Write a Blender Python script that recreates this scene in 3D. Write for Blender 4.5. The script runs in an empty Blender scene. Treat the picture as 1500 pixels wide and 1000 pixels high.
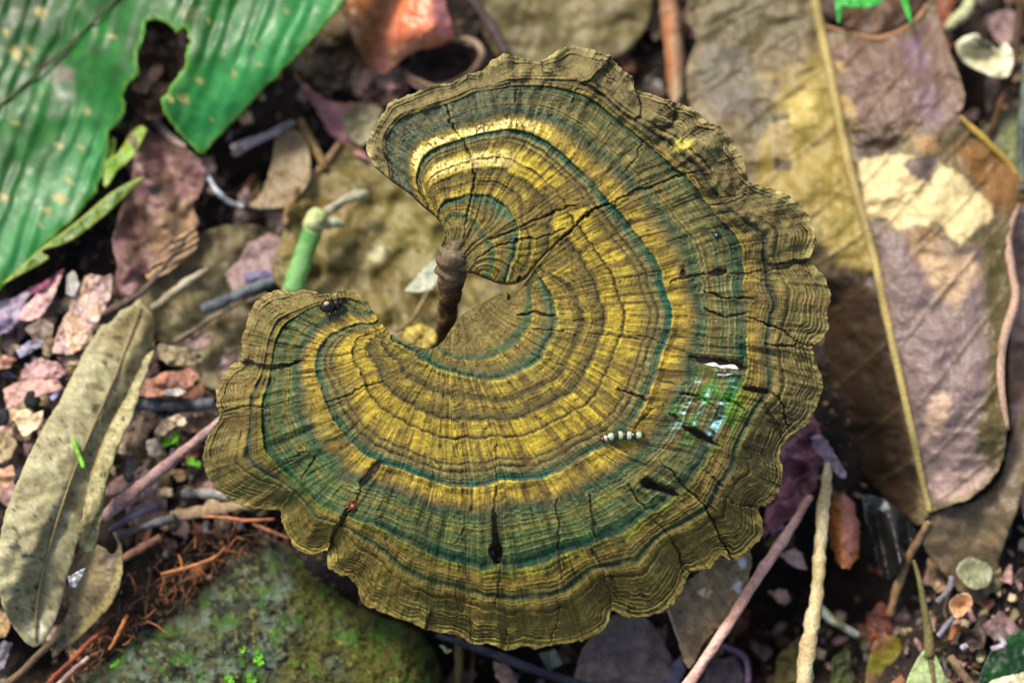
import bpy, math, random
import numpy as np
from mathutils import Vector, Matrix

# ------------------------------------------------------------------ camera, sky, sun, exposure
S = bpy.context.scene
PITCH, FOV, DIST = math.radians(72), math.radians(30), 0.37
TGT = np.array((0.0, 0.0, 0.044))
FWD = np.array((0, math.cos(PITCH), -math.sin(PITCH)))
UPV = np.array((0, math.sin(PITCH), math.cos(PITCH)))
RGT = np.array((1.0, 0, 0))
CAM = TGT - DIST * FWD
WID = 2 * math.tan(FOV / 2)
MPP = DIST * WID / 1500.0          # metres per photo pixel at the cap

cd = bpy.data.cameras.new('camera'); cam = bpy.data.objects.new('camera', cd)
S.collection.objects.link(cam); S.camera = cam
cam.location = CAM.tolist()
cam.rotation_euler = (math.radians(90) - PITCH, 0, 0)
cd.sensor_width = 36; cd.lens = 18 / math.tan(FOV / 2)
cd.clip_start = 0.01; cd.clip_end = 100
cd.dof.use_dof = True; cd.dof.focus_distance = 0.372; cd.dof.aperture_fstop = 6.8

SUN_EL, SUN_AZ = math.radians(54), math.radians(-42)     # azimuth from +Y towards +X
world = bpy.data.worlds.new('World'); S.world = world; world.use_nodes = True
nt = world.node_tree; nt.nodes.clear()
o_ = nt.nodes.new('ShaderNodeOutputWorld'); b_ = nt.nodes.new('ShaderNodeBackground')
k_ = nt.nodes.new('ShaderNodeTexSky'); k_.sky_type = 'NISHITA'; k_.sun_disc = False
k_.sun_elevation = SUN_EL; k_.sun_rotation = SUN_AZ; k_.dust_density = 4.0; k_.air_density = 1.0; k_.ozone_density = 1.0
b_.inputs['Strength'].default_value = 0.07
nt.links.new(k_.outputs[0], b_.inputs[0]); nt.links.new(b_.outputs[0], o_.inputs[0])
sd = bpy.data.lights.new('sun', 'SUN'); sd.energy = 1.5; sd.angle = math.radians(13); sd.color = (1.0, .93, .82)
sun = bpy.data.objects.new('sun', sd); S.collection.objects.link(sun)
sdir = Vector((math.sin(SUN_AZ) * math.cos(SUN_EL), math.cos(SUN_AZ) * math.cos(SUN_EL), math.sin(SUN_EL)))
sun.rotation_euler = sdir.to_track_quat('Z', 'Y').to_euler(); sun.location = (sdir * 2)
vs = S.view_settings
vs.view_transform = 'Standard'; vs.look = 'None'; vs.gamma = 1; vs.use_curve_mapping = False
vs.exposure = 1.42

# ------------------------------------------------------------------ helpers
RNG = np.random.RandomState(7); random.seed(7)
def px2w(x, y, z):
    """point of the photo's pixel (x, y) where its ray meets the height z"""
    x, y, z = np.broadcast_arrays(np.asarray(x, float), np.asarray(y, float), np.asarray(z, float))
    a = (x - 750) / 1500 * WID; b = (500 - y) / 1500 * WID
    d = FWD + a[..., None] * RGT + b[..., None] * UPV
    t = (z - CAM[2]) / d[..., 2]
    return CAM + d * t[..., None]
def w2px(p):
    v = np.asarray(p) - CAM; f = v @ FWD
    return 750 + (v @ RGT) / f / WID * 1500, 500 - (v @ UPV) / f / WID * 1500
_T = [np.random.RandomState(100 + i).rand(256, 256) for i in range(8)]
def vn(x, y, seed=0):
    T = _T[seed % 8]; x = np.asarray(x, float) + 17.3 * seed; y = np.asarray(y, float) + 9.1 * seed
    xi = np.floor(x).astype(int); yi = np.floor(y).astype(int); fx = x - xi; fy = y - yi
    fx = fx * fx * (3 - 2 * fx); fy = fy * fy * (3 - 2 * fy)
    a = T[xi & 255, yi & 255]; b = T[(xi + 1) & 255, yi & 255]; c = T[xi & 255, (yi + 1) & 255]; d = T[(xi + 1) & 255, (yi + 1) & 255]
    return (a * (1 - fx) + b * fx) * (1 - fy) + (c * (1 - fx) + d * fx) * fy
def fbm(x, y, seed=0, o=4):
    r = 0; a = .5; s = 0
    for i in range(o):
        r = r + a * vn(x * 2 ** i, y * 2 ** i, seed + i); s += a; a *= .5
    return r / s                                   # 0..1, mean .5
def sst(a, b, x):
    t = np.clip((x - a) / (b - a), 0, 1); return t * t * (3 - 2 * t)
def lin(c):
    c = np.asarray(c, float) / 255.0
    return np.where(c <= .04045, c / 12.92, ((c + .055) / 1.055) ** 2.4)
def mix(a, b, w):
    w = np.asarray(w)[..., None] if np.ndim(w) else w
    return a * (1 - w) + b * w
def catmull(pts, n=4, closed=False):
    P = [np.array(p, float) for p in pts]; out = []
    m = len(P); rng = range(m) if closed else range(m - 1)
    for i in rng:
        if closed: p0, p1, p2, p3 = P[(i - 1) % m], P[i], P[(i + 1) % m], P[(i + 2) % m]
        else: p0, p1, p2, p3 = P[max(i - 1, 0)], P[i], P[i + 1], P[min(i + 2, m - 1)]
        for k in range(n):
            t = k / n
            out.append(.5 * ((2 * p1) + (-p0 + p2) * t + (2 * p0 - 5 * p1 + 4 * p2 - p3) * t * t + (-p0 + 3 * p1 - 3 * p2 + p3) * t ** 3))
    if not closed: out.append(P[-1])
    return np.array(out)
def inpoly(X, Y, poly):
    r = np.zeros(X.shape, bool); n = len(poly)
    for i in range(n):
        x1, y1 = poly[i]; x2, y2 = poly[(i + 1) % n]
        if y1 == y2: continue
        c = ((y1 > Y) != (y2 > Y))
        r ^= c & (X < (x2 - x1) * (Y - y1) / (y2 - y1) + x1)
    return r
def segdist(X, Y, poly, closed=False, near=False):
    """distance to a polyline, signed side of the nearest segment, fraction along it (and nearest point)"""
    best = np.full(X.shape, 1e9); side = np.zeros(X.shape); fr = np.zeros(X.shape)
    NX = np.zeros(X.shape); NY = np.zeros(X.shape)
    n = len(poly); m = n if closed else n - 1
    for i in range(m):
        x1, y1 = poly[i]; x2, y2 = poly[(i + 1) % n]; dx, dy = x2 - x1, y2 - y1; L = dx * dx + dy * dy + 1e-9
        t = np.clip(((X - x1) * dx + (Y - y1) * dy) / L, 0, 1)
        qx = x1 + t * dx; qy = y1 + t * dy
        d = np.hypot(X - qx, Y - qy); w = d < best
        best = np.where(w, d, best); side = np.where(w, np.sign(dx * (Y - y1) - dy * (X - x1)), side); fr = np.where(w, (i + t) / m, fr)
        if near: NX = np.where(w, qx, NX); NY = np.where(w, qy, NY)
    return (best, side, fr, NX, NY) if near else (best, side, fr)
COL = S.collection
def link(name, me, mats=None, parent=None):
    o = bpy.data.objects.new(name, me); COL.objects.link(o)
    if mats is not None and not len(me.materials): me.materials.append(mats)
    if parent is not None: o.parent = parent
    return o
def tag(o, label, cat, group=None, kind=None):
    if label: o['label'] = label
    if cat: o['category'] = cat
    if group: o['group'] = group
    if kind: o['kind'] = kind
    return o
def empty(name, loc):
    o = bpy.data.objects.new(name, None); COL.objects.link(o); o.location = [float(v) for v in loc]; o.empty_display_size = .005
    return o
def mesh_np(name, V, F, col=None, smooth=True, extra=None):
    """V (n,3), F list of (k,4)/(k,3) int arrays"""
    me = bpy.data.meshes.new(name)
    F = [np.asarray(f, int) for f in F if len(f)]
    nl = sum(f.size for f in F); nf = sum(len(f) for f in F)
    me.vertices.add(len(V)); me.vertices.foreach_set('co', np.asarray(V, np.float32).ravel())
    me.loops.add(nl); me.loops.foreach_set('vertex_index', np.concatenate([f.ravel() for f in F]).astype(np.int32))
    me.polygons.add(nf)
    tot = np.concatenate([np.full(len(f), f.shape[1]) for f in F]); st = np.concatenate([[0], np.cumsum(tot)[:-1]])
    me.polygons.foreach_set('loop_start', st.astype(np.int32)); me.polygons.foreach_set('loop_total', tot.astype(np.int32))
    me.polygons.foreach_set('use_smooth', np.full(nf, smooth))
    me.update(calc_edges=True); me.validate()
    if col is not None:
        a = me.attributes.new('Col', 'FLOAT_COLOR', 'POINT')
        c = np.ones((len(V), 4), np.float32); c[:, :3] = np.clip(col, 0, 1); a.data.foreach_set('color', c.ravel())
    for k, v in (extra or {}).items():
        a = me.attributes.new(k, 'FLOAT', 'POINT'); a.data.foreach_set('value', np.asarray(v, np.float32))
    return me
def grid_faces(inc):
    """quads, boundary edges of included cells; inc is (ny-1, nx-1)"""
    ny, nx = inc.shape[0] + 1, inc.shape[1] + 1
    j, i = np.nonzero(inc); a = j * nx + i
    Q = np.stack([a, a + nx, a + nx + 1, a + 1], 1)          # upward once y is flipped to world
    E = np.concatenate([Q[:, [0, 1]], Q[:, [1, 2]], Q[:, [2, 3]], Q[:, [3, 0]]])
    key = np.minimum(E[:, 0], E[:, 1]) * (nx * ny) + np.maximum(E[:, 0], E[:, 1])
    u, ix, ct = np.unique(key, return_index=True, return_counts=True)
    return Q, E[ix[ct == 1]]
def shell(V, Q, B, thick, col, under, name, extra=None):
    """closed thin sheet: top V/Q, boundary edges B, thickness per vertex"""
    used = np.unique(Q); remap = -np.ones(len(V), int); remap[used] = np.arange(len(used))
    V = V[used]; Q = remap[Q]; B = remap[B]; col = col[used]; n = len(V)
    th = thick[used] if np.ndim(thick) else thick
    V2 = V.copy(); V2[:, 2] -= th
    sides = np.stack([B[:, 1], B[:, 0], B[:, 0] + n, B[:, 1] + n], 1)
    c2 = np.broadcast_to(under, col.shape) if np.ndim(under) == 1 else under[used]
    ex = {k: np.concatenate([v[used], v[used] * 0]) for k, v in (extra or {}).items()}
    return mesh_np(name, np.concatenate([V, V2]), [Q, Q[:, ::-1] + n, sides], np.concatenate([col, c2]), extra=ex)
# ---- materials
def new_mat(name):
    m = bpy.data.materials.new(name); m.use_nodes = True
    n = m.node_tree.nodes; l = m.node_tree.links
    return m, n, l, n['Principled BSDF']
def attr_mat(name, rough=.7, spec=.3, grain=.25, gscale=900, bump=.4, bdist=.0002, bscale=1500, trans=0.0, wetattr=False, coat=0):
    """colour attribute times fine procedural grain, with procedural relief"""
    m, n, l, p = new_mat(name)
    a = n.new('ShaderNodeAttribute'); a.attribute_name = 'Col'
    tc = n.new('ShaderNodeTexCoord')
    ns = n.new('ShaderNodeTexNoise'); ns.inputs['Scale'].default_value = gscale; ns.inputs['Detail'].default_value = 6; ns.inputs['Roughness'].default_value = .65
    l.new(tc.outputs['Object'], ns.inputs['Vector'])
    mr = n.new('ShaderNodeMapRange'); mr.inputs[1].default_value = .3; mr.inputs[2].default_value = .7
    mr.inputs[3].default_value = 1 - grain; mr.inputs[4].default_value = 1 + grain
    l.new(ns.outputs[0], mr.inputs[0])
    mx = n.new('ShaderNodeVectorMath'); mx.operation = 'SCALE'; l.new(a.outputs['Color'], mx.inputs[0]); l.new(mr.outputs[0], mx.inputs['Scale'])
    l.new(mx.outputs[0], p.inputs['Base Color'])
    nb = n.new('ShaderNodeTexNoise'); nb.inputs['Scale'].default_value = bscale; nb.inputs['Detail'].default_value = 5
    l.new(tc.outputs['Object'], nb.inputs['Vector'])
    bp = n.new('ShaderNodeBump'); bp.inputs['Strength'].default_value = bump; bp.inputs['Distance'].default_value = bdist
    l.new(nb.outputs[0], bp.inputs['Height']); l.new(bp.outputs[0], p.inputs['Normal'])
    rr = n.new('ShaderNodeMapRange'); rr.inputs[1].default_value = .3; rr.inputs[2].default_value = .7
    rr.inputs[3].default_value = max(rough - .12, .05); rr.inputs[4].default_value = min(rough + .12, 1)
    l.new(nb.outputs[0], rr.inputs[0])
    if wetattr:
        w = n.new('ShaderNodeAttribute'); w.attribute_name = 'Wet'
        mm = n.new('ShaderNodeMix'); l.new(w.outputs['Fac'], mm.inputs[0]); l.new(rr.outputs[0], mm.inputs[2]); mm.inputs[3].default_value = .18
        l.new(mm.outputs[0], p.inputs['Roughness'])
    else: l.new(rr.outputs[0], p.inputs['Roughness'])
    p.inputs['Specular IOR Level'].default_value = spec
    if coat: p.inputs['Coat Weight'].default_value = coat; p.inputs['Coat Roughness'].default_value = .25
    if trans:
        t = n.new('ShaderNodeBsdfTranslucent'); l.new(mx.outputs[0], t.inputs[0])
        ms = n.new('ShaderNodeMixShader'); ms.inputs[0].default_value = trans
        out = n['Material Output']; l.new(p.outputs[0], ms.inputs[1]); l.new(t.outputs[0], ms.inputs[2]); l.new(ms.outputs[0], out.inputs[0])
    return m
def torn(poly, amp, seed):
    P = np.array(list(poly) + [poly[0]], float); out = []
    if amp < 1.6: P = catmull(P, 3)
    for a, b in zip(P[:-1], P[1:]):
        L = np.hypot(*(b - a)); k = max(int(L / 3.0), 1)
        for i in range(k): out.append(a + (b - a) * i / k)
    out = np.array(out); x, y = out[:, 0], out[:, 1]
    return out + amp * 2 * np.stack([fbm(x / 7 + seed, y / 7, seed, 3) - .5, fbm(x / 7, y / 7 + seed, seed + 3, 3) - .5], 1) * 1.6
#@@CAP
# ------------------------------------------------------------------ the fungus
RIM = [(547,243),(538,224),(540,203),(549,186),(560,168),(572,150),(592,142),(612,134),(640,124),(662,121),(683,109),(707,104),(722,88),(741,79),(768,86),(792,89),(812,78),(838,67),(866,73),(893,82),(908,99),(926,113),(931,132),(950,136),(985,149),(1012,158),(1034,176),(1060,190),(1074,212),(1088,232),(1097,262),(1118,274),(1148,283),(1172,300),(1189,325),(1196,352),(1188,378),(1196,392),(1209,408),(1217,432),(1212,458),(1214,480),(1203,499),(1190,508),(1197,535),(1206,560),(1198,590),(1185,618),(1160,637),(1148,652),(1142,672),(1147,690),(1142,716),(1130,735),(1112,745),(1118,768),(1116,785),(1100,803),(1086,816),(1070,820),(1056,813),(1040,832),(1012,838),(1000,862),(985,886),(966,897),(945,903),(918,903),(897,893),(890,915),(874,928),(852,938),(826,942),(806,944),(785,950),(768,946),(745,952),(716,942),(692,942),(672,930),(650,926),(622,920),(600,910),(575,903),(552,892),(532,884),(524,862),(513,846),(496,840),(479,828),(480,806),(458,812),(438,806),(424,788),(412,760),(410,747),(384,746),(358,740),(330,725),(308,704),(298,680),(299,655),(309,632),(322,610),(317,592),(318,570),(326,550),(340,535),(353,526),(354,500),(360,478),(368,452),(384,434),(404,425),(428,427),(450,424),(470,430),(488,431),(507,424),(526,431),(538,442),(550,461),(563,478),(577,494)]
INNER = [(592,501),(612,507),(632,511),(650,499),(660,483),(677,461),(700,447),(728,431),(742,428),(752,436),(762,424),(781,398),
         (820,353),(818,349),(783,386),(772,402),(757,411),(733,412),(712,404),(694,397),(680,395),(660,392),(648,380),(646,362),(650,345),(648,328),(636,312),(622,301),(598,279),(574,263)]
def wobbly(p, amp, seed, n=6, closed=False, f=.05):
    q = catmull(p, n, closed); d = np.gradient(q, axis=0); L = np.hypot(d[:, 0], d[:, 1])[:, None] + 1e-9
    nrm = np.stack([-d[:, 1], d[:, 0]], 1) / L; s = np.cumsum(np.hypot(*np.diff(q, axis=0, prepend=q[:1]).T))
    return q + nrm * amp * ((fbm(s * f * 4, s * 0, seed, 3) - .5) * 2)[:, None]
rimP = wobbly(RIM, 2.6, 1)
innP = wobbly(INNER, .8, 2)
capP = np.concatenate([rimP, innP])
def ell(cx, cy, a, b, ang, n=18, j=.25, seed=0):
    t = np.linspace(0, 2 * math.pi, n, endpoint=False); r = 1 + j * (fbm(np.cos(t) * 2 + seed * 3.7, np.sin(t) * 2, seed, 2) - .5) * 2
    c, s = math.cos(math.radians(ang)), math.sin(math.radians(ang)); x = a * r * np.cos(t); y = b * r * np.sin(t)
    return np.stack([cx + x * c - y * s, cy + x * s + y * c], 1)
HOLES = [catmull(h, 3, True) for h in (
    [(556,674),(560,679),(549,694),(538,706),(529,712),(527,706),(537,692),(547,679)],
    [(722,752),(726,752),(729,772),(731,790),(736,806),(733,822),(727,825),(719,818),(717,804),(721,790),(722,770)],
    [(938,703),(946,699),(955,702),(968,709),(982,715),(995,725),(990,727),(975,721),(962,719),(950,715),(940,711)],
    [(1010,520),(1022,520),(1044,522),(1064,526),(1084,531),(1096,537),(1090,541),(1070,539),(1048,537),(1028,531),(1012,526)],
    [(1086,566),(1100,565),(1116,567),(1130,573),(1122,576),(1104,575),(1090,571)],
    [(998,621),(1010,623),(1030,632),(1046,643),(1053,653),(1046,652),(1030,645),(1012,635),(1000,627)],
    [(1038,398),(1046,393),(1060,393),(1064,397),(1056,403),(1042,404)],
    [(997,395),(1003,393),(1004,404),(1000,408),(997,404)])]
#       u   (inner) (ring one) (ring two) (rim)
RA = [(0,(652,346),(625,298),(572,262),(546,241)),(1,(657,350),(613,249),(560,208),(539,195)),(2,(662,348),(630,222),(585,170),(565,158)),
      (3,(668,346),(671,207),(641,152),(625,128)),(4,(674,348),(706,198),(690,132),(683,108)),(5,(680,352),(750,192),(745,122),(740,80)),
      (6,(686,356),(777,196),(803,122),(835,70)),(7,(690,360),(831,233),(877,148),(912,100)),(8,(694,366),(863,265),(935,195),(985,150))]
RM = [(9,None,(890,298),(985,240),(1060,192))]
RB = [(10,(775,405),(783,396),(905,312),(1012,262),(1092,245)),(11,(760,425),(795,413),(925,338),(1042,304),(1150,285)),(12,(750,437),(805,430),(962,390),(1080,350),(1190,332)),
      (13,(745,445),(810,448),(975,430),(1088,420),(1216,430)),(14,(742,452),(811,468),(978,480),(1093,490),(1205,503)),(15,(738,460),(808,488),(964,520),(1092,530),(1204,560)),
      (16,(732,468),(800,505),(946,581),(1070,586),(1188,612)),(17,(722,476),(785,527),(912,630),(1036,661),(1142,716)),(18,(712,484),(765,540),(881,652),(995,716),(1100,800)),
      (19,(702,490),(745,550),(845,672),(940,757),(1012,842)),(20,(694,494),(725,553),(812,690),(876,789),(940,904)),(21,(684,498),(705,553),(772,699),(815,806),(855,937)),
      (22,(672,500),(685,550),(729,703),(745,824),(765,948)),(23,(662,502),(668,545),(691,710),(690,825),(690,940)),(24,(650,505),(652,540),(640,702),(617,798),(595,907)),
      (25,(642,507),(640,536),(586,683),(545,772),(510,858)),(26,(636,508),(630,530),(541,667),(470,745),(424,795)),(27,(630,509),(622,526),(515,643),(415,695),(355,738)),
      (28,(625,508),(616,521),(490,608),(385,650),(297,680)),(29,(620,507),(610,516),(472,570),(382,590),(312,600)),(30,(612,506),(603,511),(466,541),(390,550),(322,555)),
      (31,(600,503),(594,507),(470,512),(398,500),(357,490)),(32,(590,500),(585,503),(485,492),(425,463),(380,437)),(33,(582,498),(578,500),(510,480),(466,442),(450,424)),
      (34,(578,497),(572,496),(545,474),(510,435),(515,424))]
cA, cB = [], []
for u, i, a, b, c in RA:
    for t_ in (.36, .6, .8): cA.append((i[0] + (a[0] - i[0]) * t_, i[1] + (a[1] - i[1]) * t_, .5 * t_, u))
    cA += [((a[0] + b[0]) / 2, (a[1] + b[1]) / 2, .64, u), ((b[0] + c[0]) / 2, (b[1] + c[1]) / 2, .89, u)]
    cA += [(*i, 0, u), (*a, .5, u), (*b, .78, u), (*c, 1, u)]
for u, i, a, b, c in RA[-2:]: cB += [(*a, .5, u), (*b, .78, u), (*c, 1, u)]
for u, _, a, b, c in RM:
    for L in (cA, cB): L += [(*a, .5, u), (*b, .78, u), (*c, 1, u)]
L_ = lambda p, q, t: (p[0] + (q[0] - p[0]) * t, p[1] + (q[1] - p[1]) * t)
for u, i, m, a, b, c in RB:
    for t_ in (.33, .67): cB.append((*L_(m, a, t_), .2 + .3 * t_, u))
    cB += [(*L_(a, b, .5), .64, u), (*L_(b, c, .5), .89, u)]
    si = float(np.clip((u - 23) * .045, 0, .17))
    if si < .15: cB.append((*L_(i, m, .5), (si + .2) / 2, u))
    cB += [(*i, si, u), (*m, .2, u), (*a, .5, u), (*b, .78, u), (*c, 1, u)]
    if u < 13: cA += [(*a, .5, u), (*b, .78, u), (*c, 1, u)]
cA += [(718,326,.16,6.3),(737,343,.17,8.3),(744,372,.17,9.8),(741,384,.17,10.6),(763,325,.26,7.9),(777,343,.28,8.7),(782,372,.29,9.7),(757,409,.26,10.9),(700,394,.03,12)]
def tps(ctrl):
    C = np.array(ctrl, float); P = C[:, :2] / 500; F = C[:, 2:]
    def K(A, Bp):
        r2 = ((A[:, None, :] - Bp[None]) ** 2).sum(-1); return .5 * r2 * np.log(r2 + 1e-12)
    n = len(P); M = np.zeros((n + 3, n + 3)); M[:n, :n] = K(P, P) + 1e-5 * np.eye(n); M[:n, n] = 1; M[:n, n + 1:] = P; M[n:, :n] = M[:n, n:].T
    w = np.linalg.solve(M, np.concatenate([F, np.zeros((3, 2))]))
    def ev(X, Y):
        Q = np.stack([X.ravel(), Y.ravel()], 1) / 500
        return (np.concatenate([K(Q, P), np.ones((len(Q), 1)), Q], 1) @ w).reshape(X.shape + (2,))
    return ev
STEP = 1.25
gx = np.arange(285, 1232, STEP); gy = np.arange(52, 966, STEP); X, Y = np.meshgrid(gx, gy)
cx_ = np.arange(280, 1242, 5.0); cy_ = np.arange(47, 977, 5.0); CX, CY = np.meshgrid(cx_, cy_)
def upsample(f):
    fx = (X - cx_[0]) / 5; fy = (Y - cy_[0]) / 5; i = np.floor(fx).astype(int); j = np.floor(fy).astype(int); fx = fx - i; fy = fy - j
    return f[j, i] * (1 - fx) * (1 - fy) + f[j, i + 1] * fx * (1 - fy) + f[j + 1, i] * (1 - fx) * fy + f[j + 1, i + 1] * fx * fy
fA = tps(cA)(CX, CY); fB = tps(cB)(CX, CY)
ydiv = np.interp(X, [0,700,720,756,780,818,859,893,925,1000,1085,1300], [414,414,420,418,392,350,317,298,283,254,222,150])
wA = np.where(X < 888, (Y < ydiv).astype(float), sst(-9, 9, ydiv - Y))
sA, uA, sB, uB = upsample(fA[..., 0]), upsample(fA[..., 1]), upsample(fB[..., 0]), upsample(fB[..., 1])
s0 = sA * wA + sB * (1 - wA); u0 = uA * wA + uB * (1 - wA)
rimC = catmull(RIM, 3)
drim = upsample(segdist(CX, CY, rimC)[0]); 
gmag = np.maximum(np.hypot(*np.gradient(upsample(fA[..., 0]) * wA + upsample(fB[..., 0]) * (1 - wA), STEP)), 8e-4); gmag = np.minimum(gmag, 4e-3)
a_ = np.maximum(s0 - .70, 0) / .0022
s1 = np.where(s0 > .70, .70 + .30 * a_ / (a_ + drim + 1e-6) , s0)
s1 = np.where(s0 > .70, mix(s0[..., None], s1[..., None], sst(.70, .84, s0))[..., 0], s0)
s1 = np.clip(s1, 0, 1); outer = sst(.78, .95, s1)
feather = sst(.54, .6, s1) * sst(.66, .62, s1) + .25
wob = .018 * (fbm(u0 * .8, s1 * 2, 3, 3) - .5) + .010 * (fbm(u0 * 4, s1 * 5, 4, 3) - .5) + outer * .030 * (fbm(X / 24, Y / 24, 5, 3) - .5)
sw = np.clip(s1 + wob * sst(0, .1, s1), 0, .9999)
# --- zone profile
STOPS = [(0,(122,110,64)),(0.05,(135,118,62)),(0.085,(74,96,68)),(0.105,(84,100,66)),(0.112,(160,140,64)),(0.16,(122,108,58)),(0.185,(76,104,80)),(0.205,(58,98,78)),(0.21,(168,150,66)),(0.245,(150,132,56)),(0.272,(92,82,50)),(0.28,(170,150,58)),(0.3,(132,116,54)),(0.325,(86,80,52)),(0.332,(178,156,54)),(0.365,(168,146,52)),(0.378,(118,102,50)),(0.384,(178,156,56)),(0.43,(172,150,54)),(0.444,(104,98,68)),(0.452,(150,132,62)),(0.465,(84,84,66)),(0.471,(138,124,70)),(0.482,(108,116,80)),(0.49,(62,104,84)),(0.498,(34,96,82)),(0.506,(26,86,76)),(0.509,(166,144,62)),(0.53,(174,150,58)),(0.56,(158,136,58)),(0.58,(124,110,66)),(0.597,(92,94,64)),(0.612,(56,86,66)),(0.622,(70,92,66)),(0.64,(104,102,64)),(0.66,(112,104,62)),(0.678,(128,114,60)),(0.69,(92,96,62)),(0.706,(82,92,62)),(0.72,(110,104,62)),(0.742,(86,92,60)),(0.762,(42,80,62)),(0.775,(24,72,58)),(0.783,(16,62,54)),(0.787,(150,130,52)),(0.81,(146,124,60)),(0.832,(122,108,62)),(0.845,(88,96,72)),(0.858,(82,92,70)),(0.864,(142,122,66)),(0.9,(126,112,66)),(0.93,(132,118,70)),(0.96,(118,106,64)),(0.985,(140,126,76)),(0.994,(150,134,84)),(1,(160,144,94))]
N = 8192; ss = np.linspace(0, 1, N)
prof = np.stack([np.interp(ss, [p[0] for p in STOPS], [lin(p[1])[k] for p in STOPS]) for k in range(3)], 1)
prof0 = prof.copy(); ph = np.zeros(N); r_ = np.random.RandomState(3)
lines = [(r_.uniform(.02, .5), r_.uniform(.0012, .003), r_.uniform(.25, .6), -1) for _ in range(22)]
lines += [(r_.uniform(.515, .6), r_.uniform(.001, .002), r_.uniform(.2, .4), -1) for _ in range(5)]
lines += [(v + r_.uniform(-.004, .004), r_.uniform(.0014, .0026), r_.uniform(.25, .6), 1) for v in np.linspace(.625, .745, 8)]
lines += [(v + .007 + r_.uniform(-.003, .003), r_.uniform(.001, .002), r_.uniform(.3, .5), -1) for v in np.linspace(.625, .745, 8)]
lines += [(v + r_.uniform(-.004, .004), r_.uniform(.0016, .0035), r_.uniform(.3, .7), -1) for v in np.linspace(.80, .985, 21)]
lines += [(v + r_.uniform(-.003, .003), r_.uniform(.0012, .0022), r_.uniform(.3, .6), 1) for v in np.linspace(.87, .99, 11)]
lines += [(.272,.004,.5,-1),(.325,.003,.6,-1),(.378,.003,.5,-1),(.465,.003,.5,-1),(.444,.003,.4,-1)]
for c, w, k, sg in lines:
    g = k * np.exp(-((ss - c) / w) ** 2)
    if sg < 0: prof *= (1 - .75 * g)[:, None]
    else: prof += g[:, None] * (lin((150, 156, 112)) - prof) * .8
    ph += sg * g * .5 + .25 * np.exp(-((ss - c - w * 2.5) / (w * 2)) ** 2) * k
for c in (.206, .506, .781, .86): ph += -.7 * np.exp(-((ss - c + .006) / .007) ** 2) + .8 * np.exp(-((ss - c - .008) / .012) ** 2)
sw = np.clip(sw + feather * (.022 * (fbm(u0 * 22, s1 * 5, 2, 3) - .5) + .030 * (fbm(u0 * 3.3, s1 * 4, 6, 3) - .5)) * sst(.2, .3, s1) * sst(.86, .8, s1), 0, .9999)
ix = (sw * (N - 1)).astype(int); lw = .25 + .75 * sst(.34, .60, fbm(u0 * 2.6, s1 * 16, 5, 3)); Cc = mix(prof0[ix], prof[ix], lw); H = ph[ix] * (.4 + .8 * lw)
# --- regional differences of the pigment
up = sst(470, 200, Y); rightup = sst(820, 960, X) * sst(420, 300, Y)
grey = lin((116, 106, 78))
ow = sst(.79, .83, s1)
lum = Cc.mean(-1, keepdims=True)
Cc = mix(Cc, Cc * .3 + .7 * grey * np.clip(lum / .135, .25, 1.9), ow * np.clip(up * .8 + .1 * sst(900, 1150, X), 0, 1))
Cc = mix(Cc, Cc * .4 + lin((92, 104, 100)) * .6, sst(.59, .62, s1) * (1 - ow) * up * (1 - rightup) * sst(860, 700, X) * .8)
Cc = mix(Cc, Cc * .45 + lin((116, 108, 64)) * .55, sst(.51, .56, s1) * rightup * (1 - ow) * .5)
# streaks of fibre
f1 = fbm(u0 * 16, s1 * 4, 1, 4); f2 = fbm(u0 * 48, s1 * 16, 2, 3); f3 = fbm(u0 * 5, s1 * 5, 6, 3)
rimw = 1 - .6 * ow
Cc = Cc * (1 + rimw * (1.0 * (f1 - .5) + .8 * (f2 - .5)))[..., None]
# patchy pigment: teal fades to olive in places, blocks of the ochre are weathered brown
tealm = sst(1.02, 1.4, Cc[..., 2] / (Cc[..., 0] + 1e-4))
Cc = mix(Cc, lin((104, 104, 72)) * (.7 + .6 * f1)[..., None], .62 * tealm * sst(.46, .62, fbm(u0 * 1.7, s1 * 9, 4, 3)) * sst(.58, .6, s1))
Cc = mix(Cc, lin((112, 110, 74)) * (.7 + .6 * f1)[..., None], .6 * tealm * sst(.52, .66, fbm(u0 * 1.1, s1 * 7, 7, 3)) * sst(.55, .52, s1))
yel = (Cc[..., 0] > Cc[..., 2] * 3.0) & (Cc[..., 0] > .15)
brown = lin((112, 92, 52))
Cc = mix(Cc, brown * (.7 + .6 * f2)[..., None], .85 * sst(.50, .62, f3 * .6 + f1 * .4) * yel)
Cc = mix(Cc, Cc * np.array([.80, .78, .8]), sst(.47, .6, fbm(u0 * 2.2, s1 * 34, 3, 3)) * .8)
Cc = mix(Cc, Cc * .5 + lin((96, 88, 58)) * .5, .6 * sst(.50, .62, fbm(X / 34, Y / 34, 7, 4)))
# greener and yellower towards the lower side, where algae grow
low = sst(640, 800, Y)
Cc = mix(Cc, Cc * np.array([1.04, 1.02, .62]), .8 * low * ow)
alg = np.clip(.8 * low + .5 * sst(520, 400, X), 0, 1) * sst(.6, .64, s1) * (1 - ow)
Cc = mix(Cc, Cc * np.array([.62, .96, .70]), alg * .9)
grn = np.exp(-(((X - 450) / 70) ** 2 + ((Y - 690) / 70) ** 2))
Cc = mix(Cc, lin((52, 98, 58)), .55 * grn * sst(.45, .6, fbm(X / 14, Y / 14, 2, 3)))
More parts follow.
